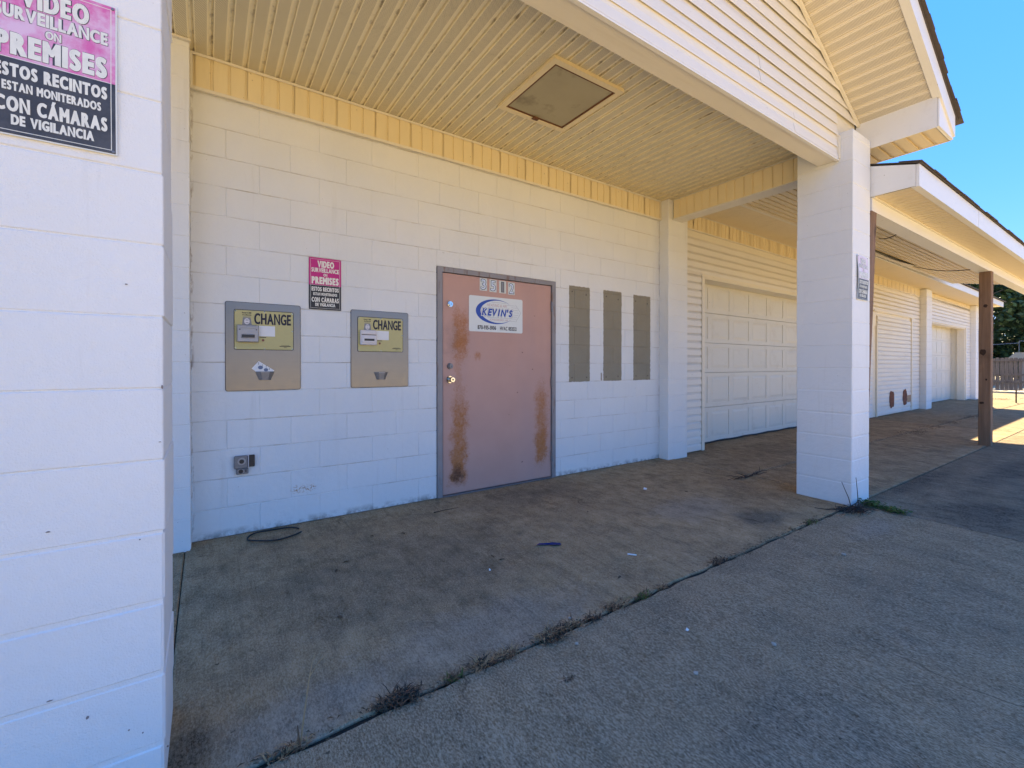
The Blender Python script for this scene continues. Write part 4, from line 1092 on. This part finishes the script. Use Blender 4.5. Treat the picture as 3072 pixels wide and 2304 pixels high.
# surveillance signs
def surv_sign(label, loc, mag, blk, let, bend=None, w=0.237, h=0.400, outline=False):
    s = thing('warning_sign', label, 'sign', loc, group='video surveillance signs')
    bd = bend if bend else (lambda x, z: 0.0)
    def sheet(x0, x1, z0, z1, y, thick=0.0):
        m = MB(); nx, nz = 4, 12
        grid = [[(x0 + (x1 - x0) * i / nx, y + bd(x0 + (x1 - x0) * i / nx, z0 + (z1 - z0) * j / nz), z0 + (z1 - z0) * j / nz) for i in range(nx + 1)] for j in range(nz + 1)]
        vs = [v for r_ in grid for v in r_]; fs = [(j * (nx + 1) + i, j * (nx + 1) + i + 1, (j + 1) * (nx + 1) + i + 1, (j + 1) * (nx + 1) + i) for j in range(nz) for i in range(nx)]
        if thick:
            k = len(vs); vs += [(v[0], v[1] + thick, v[2]) for v in vs]
            fs += [tuple(i + k for i in reversed(f)) for f in fs]
            edge = [i for i in range(nx + 1)] + [(j) * (nx + 1) + nx for j in range(1, nz + 1)] + [nz * (nx + 1) + i for i in range(nx - 1, -1, -1)] + [j * (nx + 1) for j in range(nz - 1, 0, -1)]
            fs += [(edge[i], edge[i - 1], edge[i - 1] + k, edge[i] + k) for i in range(len(edge))]
        m.add(vs, fs); return m
    sheet(0, w, 0, h, -0.0012, 0.003).build('board', M_SWHITE if outline else blk, s)
    zd = h * 0.472; e = 0.003 if outline else 0.0
    sheet(e, w - e, zd, h - e, -0.0018).build('upper_panel', mag, s, recalc=False)
    sheet(e, w - e, e, zd, -0.0018).build('lower_panel', blk, s, recalc=False)
    b = 0.011; q = 0.0016
    bm_ = MB()
    for x0, x1, z0, z1 in ((b, w - b, b, b + q), (b, w - b, h - b - q, h - b), (b, b + q, b, h - b), (w - b - q, w - b, b, h - b), (b, w - b, zd - q / 2, zd + q / 2)):
        mm = sheet(x0, x1, z0, z1, -0.0021); bm_.add(mm.v, mm.f)
    bm_.build('border_line', let, s, recalc=False)
    rows = [('VIDEO', 0.26, 0.775, 0.055, 0.185, 0.045), ('SURVEILLANCE', 0.075, 0.925, 0.195, 0.280, 0.04), ('ON', 0.44, 0.56, 0.298, 0.352, 0.04), ('PREMISES', 0.08, 0.92, 0.366, 0.508, 0.05),
            ('ESTOS RECINTOS', 0.08, 0.92, 0.562, 0.645, 0.045), ('ESTAN MONITERADOS', 0.13, 0.87, 0.672, 0.728, 0.04), ('CON CÁMARAS', 0.08, 0.92, 0.742, 0.856, 0.034), ('DE VIGILANCIA', 0.19, 0.81, 0.872, 0.936, 0.045)]
    for bdy, x0, x1, a, c, bold in rows:
        text('lettering', bdy, let, s, w * x0, w * x1, h * (1 - c), h * (1 - a), -0.0026, bold * 1.25, bend=bend)
        if outline: text('letter_edge', bdy, M_SBLKF, s, w * x0 - 0.0012, w * x1 + 0.0012, h * (1 - c) - 0.0012, h * (1 - a) + 0.0012, -0.0022, bold * 1.25 + 0.02, bend=bend)
    for x0, z0 in ((0.008, 0.008), (w - 0.008, 0.008), (0.008, h - 0.008), (w - 0.008, h - 0.008)):
        MB().disc((x0, z0), 0.0045, bd(x0, z0), bd(x0, z0) - 0.004, 12, 0.003).build('screw', M_ZINC, s)
    return s
surv_sign('bright magenta and black surveillance sign on wall between the change machines', (0.737, -0.004, 1.630), M_MAG, M_SBLK, M_LETTER)
surv_sign('large faded lilac and black surveillance sign on the near left pillar', (-0.355, -2.106, 1.770), M_MAGF, M_SBLKF, M_LETTERF, w=0.245, h=0.400, outline=True,
          bend=lambda x, z: -0.004 * math.sin(z * 9) ** 2)
surv_sign('bleached curling surveillance sign on the far block pillar', (4.850, -2.149, 1.785), M_MAGV, M_SBLKF, M_LETTERF, w=0.232, h=0.392, outline=True,
          bend=lambda x, z: -0.009 * math.sin(math.pi * min(1, max(0, z / 0.39))) ** 2 - 0.003)

# door sign
ds = thing('door_sign', 'white magnetic business sign with blue swoosh on the pink door', 'sign', (2.132, 0.0048, 1.520))
def rrect(x0, x1, z0, z1, r, y0, y1):
    pts = []
    for cx, cz, a0 in ((x1 - r, z1 - r, 0), (x0 + r, z1 - r, 90), (x0 + r, z0 + r, 180), (x1 - r, z0 + r, 270)):
        for q in range(6): a = R(a0 + 18 * q); pts.append((cx + r * math.cos(a), cz + r * math.sin(a)))
    return MB().prism(pts, 1, y0, y1)
W_, H_ = 0.618, 0.341
rrect(0, W_, 0, H_, 0.016, 0.0, -0.0022).build('board', M_SWHITE, ds)
sw = MB(); n = 60; cx, cz, rx, ry = 0.295, 0.200, 0.222, 0.120
outer, inner = [], []
for i in range(n + 1):
    a = R(42 + (322 - 42) * i / n)
    th = 0.052 * ((1 - math.cos(a - R(4))) / 2) ** 1.6
    outer.append((cx + rx * math.cos(a), cz + ry * math.sin(a))); inner.append((cx + (rx - th) * math.cos(a) + 0.0, cz + (ry - th * 0.72) * math.sin(a)))
vs = [(p[0], -0.0026, p[1]) for p in outer] + [(p[0], -0.0026, p[1]) for p in inner]
sw.add(vs, [(i, i + 1, n + 2 + i, n + 1 + i) for i in range(n)])
sw.build('swoosh', M_BLUE, ds, recalc=False)
text('letter_edge', "KEVIN'S", M_GREYP, ds, 0.128, 0.506, 0.148, 0.240, -0.0027, 0.055, 0.25)
text('letter_edge', "KEVIN'S", M_PAPER, ds, 0.131, 0.503, 0.151, 0.237, -0.0030, 0.045, 0.25)
text('lettering', "KEVIN'S", M_BLUE, ds, 0.138, 0.496, 0.157, 0.231, -0.0033, 0.055, 0.25)
text('lettering', 'HEATING & AIR', M_PINKP, ds, 0.195, 0.425, 0.248, 0.276, -0.0028, 0.0, 0.2)
text('lettering', 'JONESBORO, AR', M_PINKP, ds, 0.225, 0.440, 0.108, 0.132, -0.0028, 0.0, 0.2)
text('lettering', '870-935-3006', M_INK, ds, 0.092, 0.300, 0.022, 0.062, -0.0028, 0.035)
text('lettering', 'HVAC 0153532', M_INK, ds, 0.346, 0.545, 0.022, 0.060, -0.0028, 0.03)
ln = MB()
for a, b, z in ((0.25, 0.42, 0.290), (0.43, 0.52, 0.272), (0.48, 0.555, 0.252), (0.515, 0.565, 0.228), (0.515, 0.575, 0.204), (0.51, 0.565, 0.180), (0.50, 0.55, 0.160), (0.20, 0.54, 0.141), (0.45, 0.53, 0.118)):
    ln.box(a, b, -0.0027, -0.0024, z, z + 0.0016)
for p, q in (((0.53, 0.285), (0.595, 0.205)), ((0.595, 0.205), (0.535, 0.115))):
    ln.prism([p, (p[0] + 0.002, p[1]), (q[0] + 0.002, q[1]), q], 1, -0.0027, -0.0024)
ln.build('speed_line', M_GREYP, ds)

# house numbers, one sticker per digit
for ch, x0, z1, lab in (('3', 2.249, 2.037, 'first number sticker at the door top, reading 3'), ('5', 2.358, 2.033, 'second number sticker at the door top, reading 5'),
                        ('1', 2.469, 2.031, 'third number sticker at the door top, narrow dark 1'), ('2', 2.574, 2.026, 'last number sticker at the door top, reading 2')):
    hn = thing('house_number', lab, 'number sticker', (x0, 0.0048, z1 - 0.122), group='house number stickers above the door sign')
    MB().box(0, 0.081, -0.0008, 0.0006, 0, 0.121).build('tag', M_TAG, hn)
    a, b = (0.026, 0.056) if ch == '1' else (0.012, 0.070)
    text('digit_edge', ch, M_INK, hn, a - 0.003, b + 0.003, 0.008, 0.113, -0.0012, 0.05)
    text('digit', ch, M_SILVER if ch != '1' else M_GREYP, hn, a + 0.0025, b - 0.0025, 0.013, 0.108, -0.0016, 0.012)

# weatherproof outlet with its flap open
ob = thing('outlet_box', 'small grey outdoor outlet box with open flap low on porch wall', 'outlet', (0.245, -0.001, 0.428))
MB().cbox(0.0, 0.086, -0.030, 0.0, 0.040, 0.130, 0.006).build('box', M_ZINC, ob)
MB().cbox(0.012, 0.088, -0.026, 0.0, 0.0, 0.041, 0.005).build('lower_cover', M_ZINC, ob)
MB().disc((0.046, 0.092), 0.026, -0.030, -0.036, 24, 0.024).build('outlet_ring', M_GREYPL, ob)
MB().disc((0.046, 0.092), 0.015, -0.036, -0.0372, 20).build('outlet_face', M_BLACK, ob)
MB().disc((0.041, 0.022), 0.019, -0.026, -0.031, 24, 0.0175).build('outlet_ring', M_GREYPL, ob)
MB().disc((0.041, 0.022), 0.015, -0.031, -0.0318, 20).build('outlet_face', M_BLACK, ob)
MB().cbox(0.068, 0.076, -0.0275, -0.0255, 0.012, 0.032, 0.0008).build('latch_slot', M_BLACK, ob)
MB().cbox(0.0885, 0.128, -0.024, -0.004, 0.046, 0.130, 0.004).build('open_flap', M_BLACK, ob)
MB().box(0.0865, 0.0905, -0.032, -0.005, 0.046, 0.130).build('flap_hinge', M_PALEPL, ob)

# wire ring, rag, litter
pts = []
for i in range(41):
    a = R(20 + 325 * i / 40); pts.append((0.485 + 0.168 * math.cos(a), -0.162 + 0.115 * math.sin(a) + 0.05 * math.cos(a) * -0.3, 0.006 + gz(-0.16) + 0.006 * math.sin(a * 2) ** 2))
tag(MB().tube(pts, 0.0055, 6).build('wire_ring', M_RUBBER, smooth=True), 'open loop of black cable lying on concrete by the wall', 'cable')
rg = MB(); ang_ = 0.05
prof = [(-0.085, -0.012), (-0.06, 0.016), (0.0, 0.010), (0.03, 0.022), (0.085, 0.020), (0.088, -0.014), (0.03, -0.024), (0.0, -0.004), (-0.05, -0.018)]
n = len(prof)
rg.add([(x, y, 0.004 + 0.008 * math.sin(x * 40) ** 2) for x, y in prof] + [(0, 0, 0.014)], [(i, (i + 1) % n, n) for i in range(n)])
tag(rg.build('rag', M_RAG, loc=(2.01, -1.335, gz(-1.335)), rz=R(-32)), 'dark blue rag lying on the porch concrete before the door', 'rag')
def pebble(name, mat, x, y, s, label, cat, group, fl=0.6):
    bm = bmesh.new(); bmesh.ops.create_icosphere(bm, subdivisions=1, radius=s)
    for v in bm.verts: v.co = Vector((v.co.x * random.uniform(0.7, 1.3), v.co.y * random.uniform(0.7, 1.2), v.co.z * fl * random.uniform(0.8, 1.1)))
    me = bpy.data.meshes.new(name); bm.to_mesh(me); bm.free(); me.materials.append(mat)
    o = put(name, me, None, (x, y, gz(y) + s * fl * 0.75)); return tag(o, label, cat, group)
for x, y, s, lab in ((3.542, -2.514, 0.016, 'pale stone on the drive near the far pillar'), (2.182, -2.725, 0.013, 'pale stone on the drive below the paper scraps'),
                     (1.725, -2.641, 0.010, 'small pale stone alone in the middle of the drive'), (1.448, -2.235, 0.010, 'pale chip beside the weedy joint, street side'),
                     (1.553, -2.07, 0.009, 'bluish chip beside the weedy joint, porch side')):
    pebble('stone', M_STONE, x, y, s, lab, 'stone', 'loose stones on the paving')
for x, y, w, h, rz, lab in ((3.639, -0.821, 0.026, 0.015, 0.6, 'white paper scrap on the porch near the garage'), (1.954, -2.444, 0.007, 0.006, 0.2, 'tiny white paper scrap on the drive'), (1.485, -1.432, 0.006, 0.005, 1.0, 'tiny white paper scrap on the porch below the rag')):
    m = MB(); m.add([(-w, -h, 0.002), (w, -h, 0.004), (w, h, 0.010), (-w, h, 0.002), (0, 0, 0.012)], [(0, 1, 4), (1, 2, 4), (2, 3, 4), (3, 0, 4)])
    tag(m.build('paper_scrap', M_PAPER, loc=(x, y, gz(y)), rz=rz), lab, 'litter', 'paper scraps on the paving')
tag(MB().tube([(-0.028, 0, 0.005), (0.028, 0, 0.005)], 0.0045, 8).build('cigarette_butt', M_PAPER, loc=(2.368, -1.755, gz(-1.755)), rz=-0.9), 'white cigarette butt on the porch slab', 'cigarette butt')
leaf_pts = [(1.622, -1.353), (1.594, -1.286), (2.071, -1.92), (1.05, -0.55), (0.72, -0.95), (0.80, -0.86), (1.25, -0.62), (0.62, -1.45), (2.7, -1.0), (3.9, -1.1)]
for i, (x, y) in enumerate(leaf_pts):
    L, w = random.uniform(0.014, 0.026), random.uniform(0.005, 0.009)
    m = MB(); m.add([(-L, 0, 0.002), (-L * 0.3, -w, 0.006), (L * 0.5, -w * 0.8, 0.007), (L, 0, 0.002), (L * 0.5, w * 0.8, 0.009), (-L * 0.3, w, 0.008), (0, 0, 0.003)], [(0, 1, 6), (1, 2, 6), (2, 3, 6), (3, 4, 6), (4, 5, 6), (5, 0, 6)])
    tag(m.build('dead_leaf', M_LEAFD, loc=(x, y, gz(y)), rz=random.uniform(0, 6)), 'small curled dead brown leaf lying on the porch slab', 'leaf', 'dead leaves scattered over the porch slab')
def twig(label, pts, r, mat=M_TWIG, group=None):
    o = MB().tube(pts, [r * (1 - 0.6 * i / (len(pts) - 1)) for i in range(len(pts))], 5).build('twig', mat); return tag(o, label, 'twig', group)
twig('thin straight twig on the slab in front of the wall', [(1.615, -0.345, 0.0), (1.72, -0.348, 0.004), (1.837, -0.344, 0.0)], 0.004)

# weeds: tufts of dead grass along the open joint
def tuft(x, y, r, h, n, mats, label, group, seed, name='weed_tuft', cat='weed'):
    rnd = random.Random(seed)
    t = thing(name, label, cat, (x, y, gz(y)), group=group)
    parts_ = {m.name: MB() for m in mats}
    for i in range(n):
        a = rnd.uniform(0, 6.283); d = rnd.random() ** 0.7 * r; bx, by = d * math.cos(a), d * math.sin(a) * 0.45
        hh = h * rnd.uniform(0.06, 0.38); lean = rnd.uniform(1.0, 5.0); la = rnd.uniform(0, 6.283)
        dx, dy = math.cos(la) * hh * lean, math.sin(la) * hh * lean * 0.8
        w = rnd.uniform(0.0012, 0.0030); px, py = -math.sin(la) * w, math.cos(la) * w
        m = parts_[rnd.choice(mats).name]
        m.add([(bx - px, by - py, -0.01), (bx + px, by + py, -0.01), (bx + dx * 0.55 + px, by + dy * 0.55 + py, hh * 0.75), (bx + dx * 0.55 - px, by + dy * 0.55 - py, hh * 0.75), (bx + dx, by + dy, hh * 0.82)],
              [(0, 1, 2, 3), (3, 2, 4)])
    for m in mats:
        if parts_[m.name].v: parts_[m.name].build('blades', m, t, recalc=False)
    return t
J = -2.125
tl = [(0.681, 0.11, 0.060, 300, (M_WEEDD, M_WEED), 'largest dark dead weed clump in the joint before the left pillar'),
      (0.30, 0.07, 0.04, 80, (M_STRAW, M_WEED), 'straw tuft at the foot of the tall dry stem'),
      (0.895, 0.045, 0.055, 70, (M_GREEN, M_WEED), 'greenish weed tuft next to the largest dark clump'),
      (1.025, 0.06, 0.065, 150, (M_WEEDD, M_STRAW), 'dark rounded weed tuft in the joint, third from the left pillar'),
      (1.135, 0.075, 0.05, 150, (M_WEED, M_STRAW), 'brown weed tuft in the joint with a reddish leaf at its foot'),
      (1.39, 0.10, 0.07, 260, (M_WEED, M_STRAW, M_WEEDD), 'broad straw and brown weed tuft midway along the joint'),
      (1.53, 0.06, 0.05, 110, (M_STRAW, M_WEED), 'straw weed tuft just beyond the broad midway tuft'),
      (1.655, 0.06, 0.05, 90, (M_WEED, M_WEEDD), 'thin brown weed tuft below the blue rag'),
      (1.825, 0.085, 0.055, 160, (M_STRAW, M_WEED), 'pale spreading weed tuft on the far half of the joint'),
      (2.02, 0.07, 0.05, 100, (M_WEED, M_GREEN), 'brown and green weed tuft on the far half of the joint'),
      (2.18, 0.05, 0.05, 60, (M_STRAW, M_WEED), 'small weed tuft with one straw blade hanging street side'),
      (2.76, 0.09, 0.035, 110, (M_WEED, M_WEEDD), 'flat brown weed mat at the far third of the joint'),
      (4.02, 0.09, 0.04, 110, (M_WEED, M_GREEN), 'reddish weed tuft close to the far pillar')]
for i, (x, r, h, n, ms, lab) in enumerate(tl): tuft(x, J + random.uniform(-0.012, 0.012), r * 0.9, h, n, ms, lab, 'weed tufts in the open joint', 40 + i)
tuft(1.27, -2.38, 0.035, 0.012, 60, (M_WEEDD, M_WEED), 'small dark weed crumb lying on the drive beside the joint', 'weed tufts in the open joint', 71)
# thin mat of debris in the joints, nobody could count it
db = MB(); rnd = random.Random(12)
for i in range(1500):
    if i < 900: x = rnd.uniform(-0.3, 4.7); y = J + rnd.gauss(0, 0.022)
    else: x = rnd.uniform(5.3, 22); y = -1.06 + rnd.gauss(0, 0.03)
    if i < 900 and math.sin(x * 5.1) + math.sin(x * 2.3) < -0.5: continue
    s_ = rnd.uniform(0.004, 0.013); a = rnd.uniform(0, 6.28); z = gz(y) + 0.001 + rnd.uniform(0, 0.006)
    c_, q = math.cos(a) * s_, math.sin(a) * s_
    db.add([(x - c_, y - q, z), (x + q * 0.3, y - c_ * 0.3, z + 0.004), (x + c_, y + q, z + 0.001)], [(0, 1, 2)])
o = db.build('joint_debris', M_LEAFD, recalc=False); o['kind'] = 'stuff'
# the tall dry grass stem
st = thing('dry_grass_stem', 'tall forked straw coloured grass stem rising from the joint at left', 'dry grass', (0.337, J, gz(J)))
MB().tube([(0, 0, -0.01), (0.012, -0.01, 0.10), (0.030, 0.0, 0.215), (0.060, 0.005, 0.25), (0.095, 0.01, 0.275)], [0.003, 0.0028, 0.0022, 0.0016, 0.0008], 5).build('stem', M_STRAW, st)
MB().tube([(0.030, 0, 0.213), (0.038, 0.004, 0.25), (0.050, 0.008, 0.285)], [0.0018, 0.0014, 0.0007], 5).build('side_stem', M_STRAW, st)
MB().tube([(0, 0, -0.01), (-0.004, -0.01, 0.03), (-0.008, -0.01, 0.075)], [0.005, 0.004, 0.002], 5).build('stub', M_WEED, st)

# dead vine at the foot of the far pillar
vn = thing('dead_vine', 'dark dead vine tangled at the street corner of the far pillar', 'vine', (4.62, -2.20, gz(-2.2)))
rnd = random.Random(5); vm = MB()
for i in range(46):
    a = rnd.uniform(0, 6.28); p = Vector((rnd.gauss(0.02, 0.08), rnd.gauss(0, 0.035), 0.012)); pts = [p.copy()]
    for k_ in range(5):
        a += rnd.uniform(-0.6, 0.6); p = p + Vector((math.cos(a) * 0.045, math.sin(a) * 0.022, rnd.uniform(-0.012, 0.018))); p.z = max(0.004, p.z); pts.append(p.copy())
    vm.tube(pts, [0.0045 * (1 - 0.14 * q) for q in range(6)], 4)
vm.build('tangle', M_TWIG, vn)
def stemline(base, path, r=0.004):
    return MB().tube([Vector(base) + Vector(p) for p in path], [r * (1 - 0.15 * i) for i in range(len(path))], 5)
stemline((0.04, 0.02, 0), [(0, 0, 0), (-0.01, 0.02, 0.10), (-0.03, 0.04, 0.17), (-0.07, 0.05, 0.24)]).build('twig_stem', M_TWIG, vn)
stemline((0.118, -0.002, 0), [(0, 0, 0), (0.018, 0.010, 0.09), (0.030, 0.020, 0.17), (0.035, 0.03, 0.26)]).build('twig_stem', M_TWIG, vn)
stemline((0.06, 0, 0.02), [(0, 0, 0), (0.10, -0.02, 0.02), (0.20, -0.04, 0.03), (0.24, -0.05, 0.01)], 0.003).build('twig_stem', M_TWIG, vn)
stemline((-0.05, 0.03, 0.01), [(0, 0, 0), (-0.07, 0.03, 0.012), (-0.13, 0.09, 0.006), (-0.17, 0.17, 0.008)], 0.005).build('twig_stem', M_TWIG, vn)
vn2 = thing('dead_vine', 'dark twiggy vine growing from the slab crack behind the far pillar', 'vine', (4.98, -1.12, gz(-1.1)))
vm = MB()
for i in range(10):
    a = rnd.uniform(-0.5, 0.5) + (0 if i % 2 else 3.1); p = Vector((rnd.uniform(-0.15, 0.2), 0, 0.01)); pts = [p.copy()]
    for k_ in range(5): a += rnd.uniform(-0.5, 0.5); p = p + Vector((math.cos(a) * 0.055, math.sin(a) * 0.03, rnd.uniform(-0.012, 0.02))); p.z = max(0.004, p.z); pts.append(p.copy())
    vm.tube(pts, [0.006 * (1 - 0.14 * q) for q in range(6)], 4)
vm.build('tangle', M_TWIG, vn2)
# green weeds in the drive joint beside the pillar
def leafy(x0, x1, y0, y1, n, h, label, seed):
    rnd = random.Random(seed); t = thing('green_weed', label, 'weed', ((x0 + x1) / 2, (y0 + y1) / 2, gz((y0 + y1) / 2)), group='green weeds beside the far pillar')
    m = MB()
    for i in range(n):
        u = rnd.random(); x = (x0 + (x1 - x0) * u) + rnd.gauss(0, 0.025) - (x0 + x1) / 2; y = (y0 + (y1 - y0) * u) + rnd.gauss(0, 0.022) - (y0 + y1) / 2
        z = rnd.uniform(0.004, h); s_ = rnd.uniform(0.008, 0.018); a = rnd.uniform(0, 6.28); c_, q = math.cos(a) * s_, math.sin(a) * s_
        m.add([(x, y, z), (x + c_ - q * 0.5, y + q + c_ * 0.5, z + rnd.uniform(-0.004, 0.012)), (x + c_ * 2, y + q * 2, z + rnd.uniform(-0.01, 0.01)), (x + c_ + q * 0.5, y + q - c_ * 0.5, z + 0.004)], [(0, 1, 2, 3)])
    m.build('leaves', M_GREEN, t, recalc=False)
    MB().tube([(-(x1 - x0) / 2, -(y1 - y0) / 2, 0.006), (0, 0, 0.012), ((x1 - x0) / 2, (y1 - y0) / 2, 0.006)], 0.003, 5).build('runner', M_WEED, t)
leafy(4.90, 4.92, -2.18, -2.30, 260, 0.05, 'green leafy weed against the street corner of the far pillar', 3)
leafy(4.89, 4.90, -2.33, -2.46, 230, 0.035, 'low green weed in the drive joint, street side of the leafy one', 4)
bt_ = [(10.7, 'dark weed clump in the bay joint nearest the timber post'), (11.9, 'second dark weed clump along the bay joint'), (13.1, 'third dark weed clump along the bay joint'), (14.9, 'fourth dark weed clump along the bay joint, near the far pilaster')]
for i, (x, lab) in enumerate(bt_): tuft(x, -1.06, 0.45, 0.05, 200, (M_WEEDD, M_WEED), lab, 'weed clumps in the bay joint', 90 + i)
for i, (x, y, lab) in enumerate(((23.2, -0.35, 'dry straw weed at the sunlit slab edge beyond the canopy'), (24.4, -0.9, 'further dry straw weed in the sunlit paving'))): tuft(x, y, 0.6, 0.12, 240, (M_STRAW, M_WEED), lab, 'dry weeds in the sunlit paving', 120 + i)

# ------------------------------------------------------------------ beyond the building
FX = 31.0
fn = thing('board_fence', 'weathered grey board fence with rails and gaps across the far lot', 'fence', (FX, 0, gz(-1)))
y = -16.0; rnd = random.Random(9); i = 0
board_cache = {}
while y < 7.0:
    h = 1.55 + rnd.choice((-0.02, 0.0, 0.015)); b0 = rnd.choice((0.03, 0.04, 0.05, 0.22)) if rnd.random() < 0.75 else 0.30
    key = (h, b0)
    if key not in board_cache:
        board_cache[key] = MB().prism([(0.004, b0), (0.134, b0), (0.134, h - 0.03), (0.110, h), (0.028, h), (0.004, h - 0.03)], 0, 0.0, 0.018).mesh('board', M_FENCE)
    o = put('board', board_cache[key], fn, (0.02 + rnd.uniform(-0.004, 0.004), y, 0)); y += 0.142 + (0.012 if rnd.random() < 0.2 else 0)
for z in (0.38, 0.72, 1.38): MB().box(-0.022, 0.018, -16, 7, z, z + 0.09).build('rail', M_FENCE, fn)
y = -15.4
while y < 7: MB().box(-0.11, -0.024, y, y + 0.09, -0.1, 1.45).build('fence_post', M_FENCE, fn); y += 2.4
tag(MB().tube([(21.6, -0.9, gz(-.9) - 0.01), (21.6, -0.9, 0.40)], 0.018, 6).build('stake', M_TWIG), 'thin dark stake standing in the sunlit paving before the fence', 'stake')

sh = thing('shed', 'low tan roofed shed showing over the board fence', 'shed', (40, 0, -0.1))
MB().box(0.3, 4.0, -7.5, 1.45, 0, 1.6).build('shed_wall', M_TRIM, sh)
MB().prism([(-8.0, 1.60), (1.95, 1.60), (1.55, 2.04), (-7.6, 2.04)], 0, 0.0, 4.4).build('shed_roof', flat('tan_shed_roof', (0.46, 0.36, 0.24), 0.8), sh)
MB().tube([(0.1, 1.42, 1.9), (0.1, 1.42, 2.72)], 0.014, 6).build('mast', M_ZINC, sh)
wr = MB().tube([(40.1, 1.42, 2.50), (39, 4, 2.32), (38.6, 7.5, 2.2)], 0.006, 4).build('overhead_wire', M_PALEPL); tag(wr, 'pale overhead wire running from the shed mast behind the building', 'wire')
wr = MB().tube([(40.1, 1.42, 2.62), (40.5, -1.5, 2.45), (41, -9, 2.4)], 0.006, 4).build('overhead_wire', M_PALEPL); tag(wr, 'pale overhead wire running from the shed mast towards the street', 'wire')

def tree(label, x, y, h, r, seed, mats, n, zlow=0.12, leaf=0.20):
    rnd = random.Random(seed); t = thing('tree', label, 'tree', (x, y, -0.1), group='trees beyond the fence')
    tr_ = MB(); tr_.tube([(0, 0, 0), (0.05, 0.02, h * 0.25), (0.0, 0.1, h * 0.55), (0.1, 0, h * 0.85)], [0.26, 0.21, 0.14, 0.05], 8)
    for i in range(9):
        a = rnd.uniform(0, 6.28); z0 = h * rnd.uniform(0.2, 0.7)
        tr_.tube([(0, 0, z0), (math.cos(a) * r * 0.4, math.sin(a) * r * 0.4, z0 + h * 0.1), (math.cos(a) * r * 0.85, math.sin(a) * r * 0.85, z0 + h * 0.15)], [0.09, 0.06, 0.02], 5)
    tr_.build('trunk', M_BARK, t)
    cl_ = [(Vector((rnd.gauss(0, 0.45) * r, rnd.gauss(0, 0.45) * r, h * (zlow + (1 - zlow) * rnd.random() ** 0.8 * 0.95))), r * rnd.uniform(0.18, 0.42)) for _ in range(46)]
    ms = [MB() for _ in mats]
    for i in range(n):
        c, cr_ = rnd.choice(cl_); v = Vector((rnd.gauss(0, 1), rnd.gauss(0, 1), rnd.gauss(0, 0.8))); v.normalize()
        p = c + v * cr_ * rnd.random() ** 0.4
        if p.z > h or p.z < 0.3: continue
        s_ = leaf * rnd.uniform(0.6, 1.3)
        a = Vector((rnd.gauss(0, 1), rnd.gauss(0, 1), rnd.gauss(0, 0.7))).normalized(); b = a.cross(Vector((rnd.gauss(0, 1), rnd.gauss(0, 1), rnd.gauss(0, 1)))).normalized()
        k_ = 0 if rnd.random() < 0.72 else 1
        ms[k_].add([p - a * s_, p - b * s_ * 0.5, p + a * s_, p + b * s_ * 0.5], [(0, 1, 2, 3)])
    for m, mt in zip(ms, mats): m.build('crown', mt, t, recalc=False)
tree('broad dark green tree standing directly behind the fence by the building', 46.5, 5.2, 8.6, 3.6, 1, (M_LEAF1, M_LEAF2), 9000, 0.05)
tree('tallest tree, its top showing above the canopy roof', 48.0, 1.8, 9.4, 3.4, 2, (M_LEAF1, M_LEAF2), 9000, 0.05)
tree('olive tinted tree nearest the street end of the fence', 47.0, -2.0, 8.0, 3.4, 3, (M_LEAF2, M_LEAF1), 7000, 0.05)
tree('dark tree rising farther back behind the shed', 56.0, 3.5, 9.0, 5.0, 4, (M_LEAF1, M_LEAF2), 8000, 0.03, 0.26)
tree('low bushy dark tree farther back, street side of the shed', 57.0, -3.5, 8.0, 5.0, 5, (M_LEAF1, M_LEAF2), 6000, 0.03, 0.26)
